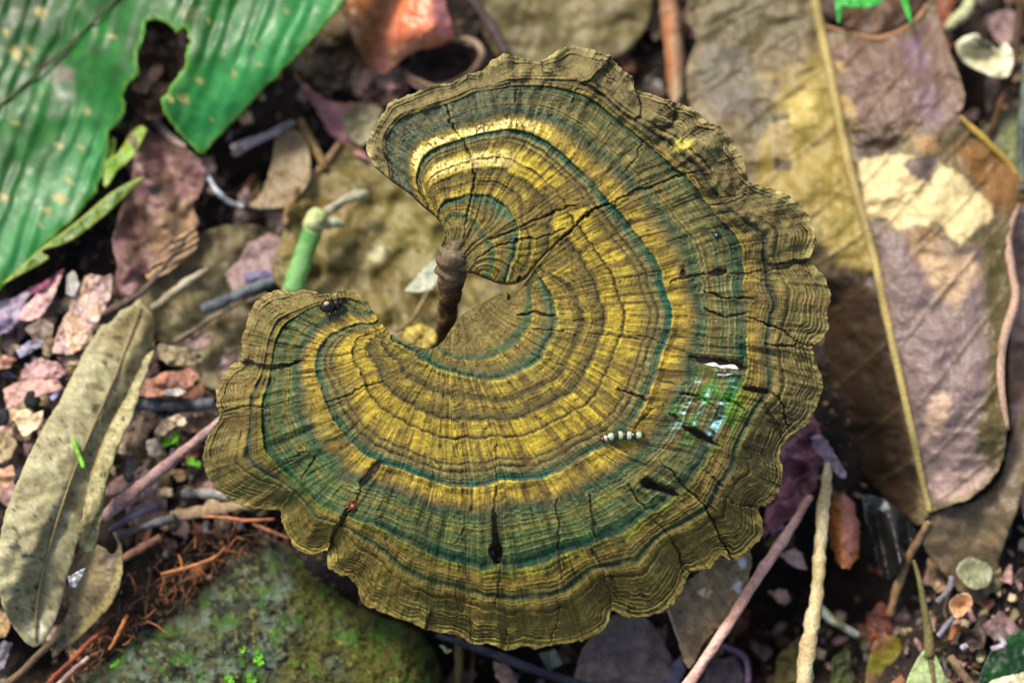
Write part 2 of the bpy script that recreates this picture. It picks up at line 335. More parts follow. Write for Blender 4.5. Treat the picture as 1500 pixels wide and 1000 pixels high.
# bald cream patches on the raised lobe
cr = sst(.51, .517, s1) * sst(.575, .55, s1 + .05 * (fbm(u0 * 6, s1 * 20, 3, 3) - .5)) * sst(.6, 1.2, u0) * sst(7.2, 5.2, u0)
cr2 = sst(.335, .35, s1) * sst(.425, .405, s1) * sst(1.0, 1.9, u0) * sst(6.6, 5.0, u0) * sst(.40, .50, fbm(u0 * 5, s1 * 30, 5, 4) + .12)
cr *= sst(.42, .50, fbm(u0 * 9, s1 * 36, 1, 4) + .10)
crm = np.clip(cr + .8 * cr2, 0, 1) * (wA > .5)
crm *= 1 - sst(.60, .68, fbm(u0 * 22, s1 * 60, 4, 2))
Cc = mix(Cc, lin((216, 198, 132)), crm)
# fine black hairline checks along and across the fibre
hl = 1 - np.abs(2 * fbm(u0 * 7, s1 * 9, 5, 2) - 1)
hm = sst(.955, .99, hl) * sst(.48, .62, fbm(u0 * 1.2, s1 * 3, 6, 2))
hx = 1 - np.abs(2 * fbm(u0 * 5 + 40, s1 * 60, 3, 2) - 1)
hm2 = sst(.965, .995, hx) * sst(.52, .62, fbm(u0 * 2, s1 * 6, 2, 2))
dark = np.clip(.75 * hm + .6 * hm2, 0, 1)
relief = np.zeros_like(X)
# pits
for _ in range(420):
    k = r_.randint(0, X.size); jy, jx = divmod(k, X.shape[1])
    if s0[jy, jx] > .78 or s0[jy, jx] < .05: continue
    R = r_.uniform(.9, 2.0); sl = (slice(max(jy - 3, 0), jy + 4), slice(max(jx - 3, 0), jx + 4))
    g = np.exp(-((X[sl] - X[jy, jx]) ** 2 + (Y[sl] - Y[jy, jx]) ** 2) / R ** 2)
    dark[sl] = np.maximum(dark[sl], .8 * g); relief[sl] -= .00012 * g
CRACKS = [  # (points, half width px, depth)
    ([(678,350),(683,320),(692,285),(695,254),(690,233),(679,206),(663,187),(655,155)], 1.7, 1.0),
    ([(718,350),(738,343),(756,336),(782,324),(816,310),(845,300)], 1.8, .9),
    ([(694,384),(708,370),(730,362),(756,353),(794,346),(828,336)], 1.2, .8),
    ([(820,351),(840,333),(859,317),(876,305),(893,297)], 2.6, 1.3),
    ([(893,297),(908,290),(925,283),(948,276),(975,266),(1000,256),(1032,250)], 1.6, .8),
    ([(982,414),(1000,408),(1020,403),(1040,400)], 1.6, .8), ([(1030,425),(1046,431),(1065,437),(1100,437)], 1.6, .9),
    ([(1030,452),(1045,459),(1060,463),(1080,461),(1092,458)], 1.6, .9), ([(1096,466),(1125,474),(1150,486),(1165,497),(1178,504),(1192,507)], 1.8, 1.1),
    ([(1120,504),(1150,506),(1178,503)], 1.6, .8), ([(840,468),(870,474),(905,484),(950,494),(1012,520)], 1.5, .4), ([(835,486),(880,490),(935,498)], 1.5, .4),
    ([(960,556),(985,560),(1010,563)], 1.0, .6), ([(1130,575),(1145,590),(1152,615),(1158,636)], 1.7, 1.0), ([(1064,585),(1078,592),(1090,600)], 2.2, 1.0),
    ([(997,575),(1010,580),(1030,585),(1050,600)], 1.6, .9), ([(980,605),(1000,620)], 1.8, 1.0), ([(905,572),(925,578),(948,585)], 1.6, .9), ([(925,630),(945,608),(965,596)], 1.0, .6),
    ([(530,712),(522,730),(508,755),(494,775),(480,806)], 2.2, .7), ([(462,668),(455,682),(440,700)], 2.0, .9), ([(418,672),(432,668),(448,660)], 1.2, .7), ([(722,752),(724,735),(726,720),(727,705)], 1.4, .7),
    ([(727,640),(728,670),(727,705)], 1.0, .5), ([(735,828),(731,845),(730,860),(724,890)], 1.8, .6), ([(966,674),(982,690),(998,706),(1018,727),(1036,747),(1046,768),(1055,789),(1071,818)], 1.5, .9),
    ([(921,712),(932,730),(946,747)], 1.6, .9), ([(815,728),(818,760),(820,805),(822,850)], 1.7, .7), ([(863,725),(868,755),(876,792)], 1.6, .8), ([(866,802),(872,812),(879,824)], 2.0, .8),
    ([(959,763),(972,776),(985,789),(995,812),(1001,837)], 1.7, .8), ([(395,535),(415,536),(440,528)], 2.0, .9), ([(322,608),(340,600),(361,595),(388,598)], 1.6, .8),
    ([(475,587),(500,582),(530,568),(560,560)], 1.3, .8), ([(760,462),(780,458),(800,460),(812,462)], 2.2, 1.0), ([(768,482),(800,484),(845,482)], 1.0, .6), ([(780,518),(805,530),(835,540),(850,556)], 1.2, .5),
    ([(1040,700),(1052,706),(1060,712)], 2.2, .9), ([(680,770),(676,785),(664,800)], 1.5, .6), ([(1020,262),(1032,276)], 1.2, .6), ([(1060,345),(1075,372)], .9, .5), ([(845,330),(865,312)], 1.2, .7),
    ([(885,300),(905,330),(915,345)], .7, .4), ([(760,408),(748,430),(746,437)], 3.0, 1.4), ([(640,640),(660,642),(690,640)], .8, .4), ([(1040,300),(1065,298),(1092,285)], 1.6, .8), ([(1070,400),(1110,398),(1150,392),(1188,380)], 1.2, .7),
    ([(860,370),(885,362),(915,352)], .8, .4), ([(850,412),(900,408),(960,404)], .9, .35), ([(1096,405),(1112,410),(1140,412)], 1.0, .5), ([(945,200),(975,232)], 1.2, .6), ([(910,255),(930,232),(945,205)], 1.2, .7), ([(800,160),(812,190)], 1.0, .5), ([(755,150),(760,128)], 1.0, .5), ([(838,150),(846,128)], 1.2, .6)]
def window(P, m):
    x0, y0 = P.min(0) - m; x1, y1 = P.max(0) + m
    return (slice(max(int((y0 - gy[0]) / STEP), 0), max(int((y1 - gy[0]) / STEP) + 1, 0)), slice(max(int((x0 - gx[0]) / STEP), 0), max(int((x1 - gx[0]) / STEP) + 1, 0)))
jx_, jy_ = 9 * (fbm(X / 10, Y / 10, 1, 4) - .5), 9 * (fbm(X / 10, Y / 10, 2, 4) - .5)
lips = np.zeros_like(X)
for P, w, k in CRACKS:
    P = catmull(P, 3); sl = window(P, 16)
    d, sd_, fr = segdist(X[sl] + jx_[sl], Y[sl] + jy_[sl], P); ww = w * (.5 + fbm(X[sl] / 6, Y[sl] / 6, 3, 2)) * (.35 + .75 * np.sin(np.clip(fr, .04, .97) * math.pi) ** .5)
    g = np.exp(-(d / ww) ** 2); dark[sl] = np.maximum(dark[sl], min(k, 1) * .95 * g)
    relief[sl] -= .0007 * k * g; relief[sl] += .00028 * k * np.exp(-(d / 6) ** 2); lips[sl] = np.maximum(lips[sl], k * np.exp(-((d - 3.4) / 1.5) ** 2) * (sd_ > 0))
# lobes overlapping at the rim: one side stands above the other
STEPS = [([(322,608),(361,595),(392,600)],1),([(353,526),(395,535),(440,528)],-1),([(410,747),(430,712),(447,688)],1),([(480,806),(492,768),(520,730)],-1),([(513,846),(528,812)],1),
         ([(806,944),(820,895),(814,846)],1),([(897,893),(893,862),(884,828)],1),([(1070,820),(1055,789),(1036,747),(1004,712)],-1),([(1012,838),(1001,820),(985,789)],1),([(1112,745),(1072,736),(1044,718)],-1),
         ([(1148,652),(1135,612),(1112,577)],1),([(1190,508),(1175,500),(1150,486),(1110,470)],-1),([(1188,378),(1120,388)],1),([(1097,262),(1062,297),(1042,302)],-1),([(931,132),(938,160),(925,182)],1),
         ([(985,149),(982,178),(948,190)],1),([(792,89),(800,118)],-1),([(893,82),(870,110),(842,126)],1),([(683,109),(690,130)],-1),([(692,942),(690,905)],1),([(622,920),(632,890)],-1),([(745,952),(742,915)],1)]
for P, sg in STEPS:
    P = catmull(P, 4); sl = window(P, 70)
    d, sd_, fr = segdist(X[sl] + jx_[sl], Y[sl] + jy_[sl], P)
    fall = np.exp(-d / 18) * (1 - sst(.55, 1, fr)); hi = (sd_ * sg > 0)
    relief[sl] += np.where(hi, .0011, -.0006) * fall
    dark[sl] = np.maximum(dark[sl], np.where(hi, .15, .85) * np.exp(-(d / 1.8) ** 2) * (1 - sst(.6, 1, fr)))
# paler crack lips; dark brown in pits, cracks, lobe steps and hole edges
Cc = mix(Cc, lin((164, 146, 92)), .4 * np.clip(lips, 0, 1) * sst(.4, .6, f2))
for h in HOLES:
    sl = window(h, 12); d = segdist(X[sl], Y[sl], h, True)[0]; dark[sl] = np.maximum(dark[sl], .8 * np.exp(-(d / 2.2) ** 2) * sst(.3, .6, fbm(X[sl] / 8, Y[sl] / 8, 4, 3))); relief[sl] += .0004 * np.exp(-((d - 5) / 4) ** 2) * fbm(X[sl] / 10, Y[sl] / 10, 2, 2)
Cc = mix(Cc, lin((30, 24, 14)), np.clip(dark, 0, 1) * .93)
# wet torn sector: green and blue reflections painted into its colour
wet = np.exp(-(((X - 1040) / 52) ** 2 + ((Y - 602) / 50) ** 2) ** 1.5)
teal = sst(1.15, 1.7, Cc[..., 2] / (Cc[..., 0] + 1e-4))
Cc = mix(Cc, lin((70, 132, 40)) * (.6 + .8 * f2)[..., None], .9 * wet * sst(.42, .56, fbm(u0 * 3, s1 * 40, 1, 4)))
blue_glint = wet * sst(.50, .64, fbm(u0 * 14, s1 * 22, 6, 4)) * np.clip(np.exp(-((s1 - .765) / .014) ** 2) + np.exp(-((s1 - .645) / .016) ** 2) + .7 * np.exp(-((s1 - .70) / .007) ** 2), 0, 1) * sst(.4, .55, fbm(X / 16, Y / 16, 3, 2) + .08)
Cc = mix(Cc, lin((150, 200, 214)) * (.6 + .8 * f2)[..., None], np.clip(blue_glint * 1.5, 0, 1))
wetA = np.clip(.8 * wet * sst(.4, .6, fbm(X / 12, Y / 12, 3, 3)) + .35 * sst(.45, .6, fbm(X / 60, Y / 60, 2, 3)) * sst(300, 180, Y) * 0, 0, 1)
fray = np.exp(-(((X - 1000) / 26) ** 2 + ((Y - 212) / 18) ** 2)); Cc = mix(Cc, lin((170, 160, 84)), sst(.5, .75, fray * (.4 + f2)) )
Cc = Cc * (1 + .35 * (fbm(X / 3.2, Y / 3.2, 4, 2) - .5))[..., None]
lm = Cc.mean(-1, keepdims=True); yb = np.clip(1.2 - 2.0 * np.abs(s1 - .36), .55, 1)[..., None]
Cc = Cc * np.clip((lm / .14) ** .34, .4, 1.5) * np.array([.90, .90, .74]) * (1.20 - .22 * yb)
Cc = np.where(crm[..., None] > .3, np.maximum(Cc, crm[..., None] * lin((200, 184, 122))), Cc)
Cc = np.clip(Cc, .004, .8)
# --- height of the cap
dy = Y - 430
Z = .0500 + np.where(dy < 0, -dy * .000042, -dy * .000028 - .0125 * (np.maximum(dy, 0) / 520) ** 2)
Z += -.006 * (np.maximum(620 - X, 0) / 320) ** 1.5 * (Y > 415) - .005 * (np.maximum(X - 900, 0) / 310) ** 2
Z += -.0045 * sst(.72, 1.0, s1) ** 2 * sst(500, 800, Y) - .0022 * sst(.8, 1, s1) ** 2
Z += -.0022 * np.exp(-((X - 690) ** 2 + (Y - 470) ** 2) / 90 ** 2) + .0018 * wA * np.exp(-((X - 745) ** 2 + (Y - 375) ** 2) / 60 ** 2)
Z += (.0034 * (fbm(u0 * .75, s1 * 1.5, 2, 2) - .5) + .0020 * (fbm(u0 * 2.1, s1 * 2, 5, 2) - .5)) * sst(.35, 1, s1)
Z += .0030 * (fbm(X / 26, Y / 26, 6, 2) - .5) * ow * np.clip(.35 + rightup + .5 * up, 0, 1) + .0008 * (1 - np.abs(2 * fbm(X / 18, Y / 18, 4, 2) - 1)) * ow * np.clip(rightup + .5 * up + .2, 0, 1)
Z += .00055 * H * (.6 + .8 * vn(u0 * 3, s1 * 3, 1)) + .00030 * (f1 - .5) + .00022 * (f2 - .5) + .00045 * (fbm(X / 7, Y / 7, 3, 3) - .5) + .0009 * (fbm(u0 * 5, s1 * 7, 3, 3) - .5) * sst(.3, .6, s1) + .0010 * (fbm(u0 * 4, s1 * 3, 2, 3) - .5) * sst(.4, .1, s1) * wA + relief
def cap_z(x, y):
    return float(Z[int(round((y - gy[0]) / STEP)), int(round((x - gx[0]) / STEP))])
cX = (X[:-1, :-1] + X[1:, 1:]) / 2; cY = (Y[:-1, :-1] + Y[1:, 1:]) / 2
HOLES = [torn(h, 1.7, k) for k, h in enumerate(HOLES)]
inc = inpoly(cX, cY, capP)
for h in HOLES:
    sl = window(h, 4); inc[sl] &= ~inpoly(cX[sl], cY[sl], h)
Q, Bd = grid_faces(inc)
bv = np.unique(Bd); xf, yf = X.ravel().copy(), Y.ravel().copy()
bx, by = xf[bv], yf[bv]; best = np.full(len(bv), 1e9); nx_, ny_ = bx.copy(), by.copy()
for pl in [capP] + HOLES:
    d, _, _, qx, qy = segdist(bx, by, pl, True, True); w = d < best
    best = np.where(w, d, best); nx_ = np.where(w, qx, nx_); ny_ = np.where(w, qy, ny_)
ok = best < STEP * 1.2; xf[bv] = np.where(ok, nx_, bx); yf[bv] = np.where(ok, ny_, by)
Vc = px2w(xf, yf, Z.ravel())
thick = (.0007 + .0010 * sst(0, 70, drim)).ravel()
fung = empty('bracket_fungus', (0, 0, 0))
tag(fung, 'large fan shaped bracket fungus with concentric ochre and teal zones on a short stem', 'fungus')
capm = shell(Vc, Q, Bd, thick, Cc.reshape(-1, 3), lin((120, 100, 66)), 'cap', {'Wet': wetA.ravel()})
MAT_CAP = attr_mat('fungus_cap', rough=.72, spec=.25, grain=.22, gscale=2600, bump=.35, bdist=.00012, bscale=3800, wetattr=True)
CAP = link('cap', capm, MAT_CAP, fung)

ALB = 1.02
def tube(pts, rad, seg=8, noise=.12, seed=0, cap_end=True, flat=1.0):
    """vertices and faces of a tapered, slightly knobbly tube through world points"""
    P = np.asarray(pts, float); n = len(P); rad = np.interp(np.linspace(0, 1, n), np.linspace(0, 1, len(rad)), rad) if np.ndim(rad) else np.full(n, rad)
    T = np.gradient(P, axis=0); T /= np.linalg.norm(T, axis=1)[:, None] + 1e-12
    up = np.array((0, 0, 1.0)); V = []
    ang = np.linspace(0, 2 * math.pi, seg, endpoint=False)
    for i in range(n):
        t = T[i]; a = np.cross(t, up)
        if np.linalg.norm(a) < .05: a = np.cross(t, (0, 1.0, 0))
        a /= np.linalg.norm(a); b = np.cross(a, t)
        r = rad[i] * (1 + noise * 2 * (vn(ang * 1.3 + seed * 5.1, np.full(seg, i * .6), seed) - .5))
        V.append(P[i] + (np.cos(ang) * r)[:, None] * a + (np.sin(ang) * r * flat)[:, None] * b)
    V = np.concatenate(V); F = []
    for i in range(n - 1):
        for k in range(seg):
            k2 = (k + 1) % seg; F.append((i * seg + k, i * seg + k2, (i + 1) * seg + k2, (i + 1) * seg + k))
    F = np.array(F); ends = []
    if cap_end:
        V = np.concatenate([V, P[:1], P[-1:]]); c0, c1 = len(V) - 2, len(V) - 1
        for k in range(seg):
            k2 = (k + 1) % seg; ends.append((c0, k2, k)); ends.append((c1, (n - 1) * seg + k, (n - 1) * seg + k2))
    return V, F[:, ::-1], np.array(ends)[:, ::-1] if ends else np.zeros((0, 3), int)
def tube_mesh(name, pts, rad, c1, c2=None, seg=9, noise=.15, seed=0, spots=.0, grow=None, flat=1.0):
    V, F, E = tube(pts, rad, seg, noise, seed, flat=flat)
    c1 = lin(c1) * ALB; c2 = lin(c2) * ALB if c2 is not None else c1 * .7
    f = fbm(V[:, 0] * 260 + seed, V[:, 1] * 260, seed, 4); g = fbm(V[:, 0] * 1500, V[:, 1] * 1500 + V[:, 2] * 900, seed + 1, 3)
    C = mix(np.broadcast_to(c1, V.shape), c2, sst(.42, .6, f)) * (.75 + .5 * g)[:, None]
    if grow is not None:
        t = np.zeros(len(V)); n = len(pts); k = (len(V) - 2) // n; t[:n * k] = np.repeat(np.linspace(0, 1, n), k); t[-1] = 1
        C = mix(C, lin(grow) * ALB, sst(.75, 1, t))
    return mesh_np(name, V, [F, E], C)
M_LEAF = attr_mat('dry_leaf', rough=.5, spec=.35, grain=.22, gscale=1400, bump=.3, bdist=.0002, bscale=1800)
M_SHINY = attr_mat('moist_leaf', rough=.36, spec=.5, grain=.2, gscale=1400, bump=.3, bdist=.0002, bscale=1500)
M_GREEN = attr_mat('green_leaf', rough=.44, spec=.5, grain=.16, gscale=500, bump=.3, bdist=.0003, bscale=420, trans=.25)
M_WOOD = attr_mat('twig_bark', rough=.62, spec=.3, grain=.35, gscale=1500, bump=.7, bdist=.0004, bscale=1400)
M_STONE = attr_mat('mossy_rock', rough=.85, spec=.2, grain=.4, gscale=900, bump=.9, bdist=.0007, bscale=900)
M_WET = attr_mat('wet_glossy', rough=.16, spec=.6, grain=.2, gscale=600, bump=.3, bdist=.0003, bscale=500)
M_STEM = attr_mat('fungus_stem', rough=.6, spec=.35, grain=.35, gscale=1300, bump=.8, bdist=.0005, bscale=1100)

USED = []
def field_leaf(poly, zf, c1, c2, blot=(), spots=0, mid=None, veins=None, vcol=None, step=None, seed=0, edge=None, edgew=3, thick=.00025, holes=(), wav=.0006, wavs=45, mott=28, n=3, wob=1.0, pleat=None, midgroove=.0006, ragged=0, net=1.0, wrk=.0009):
    """grid-meshed lamina; returns mesh, height function"""
    if ragged: P = torn(poly, ragged, seed)
    else: P = wobbly(list(poly) + [poly[0]], wob, seed, n)[:-1]
    USED.append(P)
    x0, y0 = P.min(0) - 4; x1, y1 = P.max(0) + 4
    if step is None: step = min(max(math.sqrt((x1 - x0) * (y1 - y0)) / 60, 1.6), 4.5)
    gx = np.arange(x0, x1 + step, step); gy = np.arange(y0, y1 + step, step); X, Y = np.meshgrid(gx, gy)
    cX = (X[:-1, :-1] + X[1:, 1:]) / 2; cY = (Y[:-1, :-1] + Y[1:, 1:]) / 2
    inc = inpoly(cX, cY, P); rings = [P]
    for h in holes:
        h = wobbly(list(h) + [h[0]], 1.5, seed + 3, 3)[:-1]; inc &= ~inpoly(cX, cY, h); rings.append(h)
    if inc.sum() < 4: return None
    Q, B = grid_faces(inc); xf, yf = X.ravel().copy(), Y.ravel().copy(); bv = np.unique(B); bx, by = xf[bv], yf[bv]
    best = np.full(len(bv), 1e9); qx, qy = bx.copy(), by.copy()
    for R in rings:
        d, _, _, ax, ay = segdist(bx, by, R, True, True); w = d < best; best = np.where(w, d, best); qx = np.where(w, ax, qx); qy = np.where(w, ay, qy)
    ok = best < step * 1.3; xf[bv] = np.where(ok, qx, bx); yf[bv] = np.where(ok, qy, by)
    X, Y = xf, yf
    Zl = np.asarray(zf(X, Y), float) + wav * 2 * (fbm(X / wavs + seed, Y / wavs, seed, 3) - .5)
    c1, c2 = lin(c1) * ALB, lin(c2) * ALB
    m = fbm(X / mott + seed * 3, Y / mott, seed + 1, 4)
    C = mix(np.broadcast_to(c1, X.shape + (3,)), c2, sst(.36, .64, m)) * (.72 + .56 * fbm(X / 7, Y / 7, seed + 2, 3))[:, None]
    if net:
        wr = 1 - np.abs(2 * fbm(X / 26 + seed, Y / 26, seed + 2, 3) - 1); Zl = Zl + wrk * (wr - .6)
        nn = np.minimum(np.abs(2 * vn(X / 6.5 + 2 * fbm(X / 9, Y / 9, 1, 2), Y / 9, seed) - 1), np.abs(2 * vn(X / 9, Y / 6.5 + 2 * fbm(X / 9, Y / 9, 4, 2), seed + 1) - 1))
        vnet = sst(.16, .03, nn); C = C * (1 - .30 * vnet * net)[:, None]; Zl = Zl + .00012 * vnet * net
        C = C * (.88 + .24 * wr)[:, None]
    jx = 14 * (fbm(X / 11, Y / 11, seed, 4) - .5); jy = 14 * (fbm(X / 11, Y / 11, seed + 5, 4) - .5)
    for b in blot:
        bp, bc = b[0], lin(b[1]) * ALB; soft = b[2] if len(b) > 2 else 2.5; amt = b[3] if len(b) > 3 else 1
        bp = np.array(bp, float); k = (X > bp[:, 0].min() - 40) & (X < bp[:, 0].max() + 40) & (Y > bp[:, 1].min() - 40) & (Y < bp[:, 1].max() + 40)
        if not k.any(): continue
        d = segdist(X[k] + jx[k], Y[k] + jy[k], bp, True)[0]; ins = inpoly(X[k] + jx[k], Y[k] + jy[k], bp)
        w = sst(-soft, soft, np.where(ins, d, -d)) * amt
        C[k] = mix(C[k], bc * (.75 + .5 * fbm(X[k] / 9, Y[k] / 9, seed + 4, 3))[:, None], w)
    if mid is not None:
        mp = catmull(mid, 4); d, sd_, fr = segdist(X, Y, mp)
        Zl = Zl - midgroove * np.exp(-(d / 16) ** 2)
        if veins:
            sp, slant = veins[:2]; slant = np.where(sd_ > 0, slant, veins[2] if len(veins) > 2 else slant); L = np.hypot(*np.diff(mp, axis=0).T).sum()
            q = fr * L - slant * d; 
            ph = q / sp + .5 * (d / 400) + .25 * np.where(sd_ > 0, 1, 0); v = np.abs(ph - np.round(ph)) * sp
            g = np.exp(-(v / 2.0) ** 2) * sst(0, 20, d); Zl = Zl + .00035 * np.exp(-(v / 3.5) ** 2) * sst(0, 20, d) - .0007 * np.cos(ph * 2 * math.pi) * sst(0, 60, d) * .5
            C = mix(C, lin(vcol) * ALB if vcol is not None else C * .55, .7 * g)
    if pleat is not None:
        ang, wl, amp = pleat; t = X * math.cos(ang) + Y * math.sin(ang); t = t + 6 * (fbm(X / 60, Y / 60, 2, 2) - .5)
        t = t + 14 * (fbm(X / 45, Y / 45, 5, 3) - .5); am = amp * 2.2 * fbm(X / 70, Y / 70, 3, 2)
        Zl = Zl + am * np.sin(t / wl * 2 * math.pi) + am * .5 * np.sin(t / wl * 4.7 * 2)
        C = C * (1 + .10 * np.sin(t / wl * 2 * math.pi + 1))[:, None]
    if spots:
        sp_ = fbm(X / 5.5 + seed, Y / 5.5, seed + 6, 2); C = mix(C, lin((38, 32, 26)) * ALB, .85 * sst(.80 - spots, .86 - spots, sp_))
    if edge is not None:
        d = segdist(X, Y, P, True)[0]; C = mix(C, lin(edge) * ALB, .8 * np.exp(-(d / edgew) ** 2))
    V = px2w(X, Y, Zl); me = shell(V, Q, B, thick, C, lin(c1 * 0 + 110) * .5, 'blade')
    return me
def flat(z, tx=0, ty=0, cx=0, cy=0):
    return lambda x, y: z + (x - cx) * tx + (y - cy) * ty
def base_of(poly, zf):
    c = np.mean(np.array(poly, float), 0); return px2w(c[0], c[1], float(zf(c[0], c[1])))
def leaf(name, label, cat, poly, zf, c1, c2, mat=None, group=None, rib=None, parts=(), **kw):
    mat = mat or M_LEAF
    if mat in (M_LEAF, M_SHINY) and cat == 'leaf': kw.setdefault('ragged', 1.3)
    me = field_leaf(poly, zf, c1, c2, **kw)
    if rib is None and not parts:
        o = link(name, me, mat); tag(o, label, cat, group); center(o, base_of(poly, zf)); return o
    o = empty(name, (0, 0, 0)); tag(o, label, cat, group); link('blade', me, mat, o)
    for nm, pts, r, cc in list(([('midrib',) + tuple(rib)] if rib else [])) + list(parts):
        pp = catmull(pts, 5); z = np.asarray(zf(pp[:, 0], pp[:, 1]), float)
        r = np.asarray(r if np.ndim(r) else [r, r], float) * MPP
        w = px2w(pp[:, 0], pp[:, 1], z + r.mean() * .3); link(nm, tube_mesh(nm, w, r, cc, seg=8, noise=.1, seed=3), M_WOOD, o)
    recenter(o, base_of(poly, zf)); return o
def center(o, p):
    p = Vector([float(v) for v in p]); o.data.transform(Matrix.Translation(-p)); o.location = p
def recenter(e, p):
    p = Vector([float(v) for v in p]); e.location = p
    for c in e.children: c.matrix_parent_inverse = Matrix.Identity(4); c.location = c.location - p
def pxline(pts, zs, n=5):
    pp = catmull(pts, n); zz = np.interp(np.linspace(0, 1, len(pp)), np.linspace(0, 1, len(zs)), zs)
    return px2w(pp[:, 0], pp[:, 1], zz)
_ts = [0]
def twig(name, label, cat, pts, zs, r, c1, c2=None, mat=None, group=None, bits=(), flat=1.0, noise=.26, grow=None):
    _ts[0] += 1; w = pxline(pts, zs, 10)
    me = tube_mesh(name, w, np.asarray(r if np.ndim(r) else [r, r], float) * MPP, c1, c2, seg=10, noise=noise, seed=_ts[0], flat=flat, grow=grow)
    o = link(name, me, mat or M_WOOD); tag(o, label, cat, group); center(o, w[0]); return o

# ------------------------------------------------------------------ the fungus's stem
sp = pxline([(676,348),(668,362),(662,380),(661,402),(660,430),(656,462),(648,500),(644,530)], [.0500,.0512,.0502,.046,.037,.025,.009,-.006], 6)
V, F, E = tube(sp, np.array([10,14,20,21,18,15,14,14,15,20]) * MPP, 26, .42, 4)
fs = fbm(V[:, 0] * 420, V[:, 2] * 300, 3, 4)
Cs = mix(np.broadcast_to(lin((118, 94, 66)), V.shape), lin((78, 60, 42)), sst(.4, .62, fs))
pxs, pys = w2px(V); Cs = mix(Cs, lin((88, 88, 78)), sst(394, 376, pys + 20 * (fs - .5)) * .7)
Cs = mix(Cs, lin((132, 108, 70)), .6 * sst(.55, .7, fbm(V[:, 0] * 900, V[:, 2] * 200, 5, 3)))
link('stem', mesh_np('stem', V, [F, E], Cs * ALB), M_STEM, fung)

# ------------------------------------------------------------------ the ground
def hollow(x, y):            # pixel coordinates -> how far the soil sinks (m)
    g = lambda cx, cy, sx, sy, a: a * np.exp(-((x - cx) / sx) ** 2 - ((y - cy) / sy) ** 2)
    return g(1130, 900, 130, 120, .026) + g(720, 990, 190, 90, .024) + g(1260, 830, 90, 110, .018) + g(380, 250, 60, 50, .01) + g(560, 110, 90, 40, .012) + g(1440, 160, 50, 40, .012) + g(450, 770, 70, 30, .012) + g(60, 960, 60, 60, .012)
gxs = np.concatenate([np.linspace(-4, -.2, 14)[:-1], np.linspace(-.2, .2, 240), np.linspace(.2, 4, 14)[1:]])
gys = np.concatenate([np.linspace(-4, -.16, 14)[:-1], np.linspace(-.16, .2, 220), np.linspace(.2, 4, 14)[1:]])
GX, GY = np.meshgrid(gxs, gys); 
gpx, gpy = w2px(np.stack([GX, GY, GX * 0], -1).reshape(-1, 3)); gpx, gpy = gpx.reshape(GX.shape), gpy.reshape(GX.shape)
nearm = (np.abs(GX) < .25) & (np.abs(GY) < .25)
def soil_z(wx, wy, px_, py_, near):
    return -.004 + .009 * (fbm(wx * 40 + 50, wy * 40 + 50, 1, 4) - .5) + .004 * (fbm(wx * 260 + 50, wy * 260 + 50, 3, 3) - .5) - np.where(near, hollow(px_, py_), 0)
GZ = soil_z(GX, GY, gpx, gpy, nearm)
def gz(x, y):                # soil height under a photo pixel
    p = px2w(x, y, 0.0); return float(soil_z(p[0], p[1], np.float64(x), np.float64(y), True))
m = fbm(GX * 120 + 9, GY * 120, 2, 4); m2 = fbm(GX * 600, GY * 600, 5, 3)
Cg = mix(np.broadcast_to(lin((50, 40, 33)), GX.shape + (3,)), lin((30, 25, 21)), sst(.4, .6, m)) * (.6 + .8 * m2)[..., None]
ny, nx = GX.shape; a = (np.arange(ny - 1)[:, None] * nx + np.arange(nx - 1)[None]).ravel()
Fg = np.stack([a, a + 1, a + nx + 1, a + nx], 1)
M_SOIL = attr_mat('humus_soil', rough=.85, spec=.25, grain=.5, gscale=1100, bump=1.0, bdist=.001, bscale=900)
gr = link('ground', mesh_np('ground', np.stack([GX, GY, GZ], -1).reshape(-1, 3), [Fg], Cg.reshape(-1, 3)), M_SOIL); gr['kind'] = 'structure'

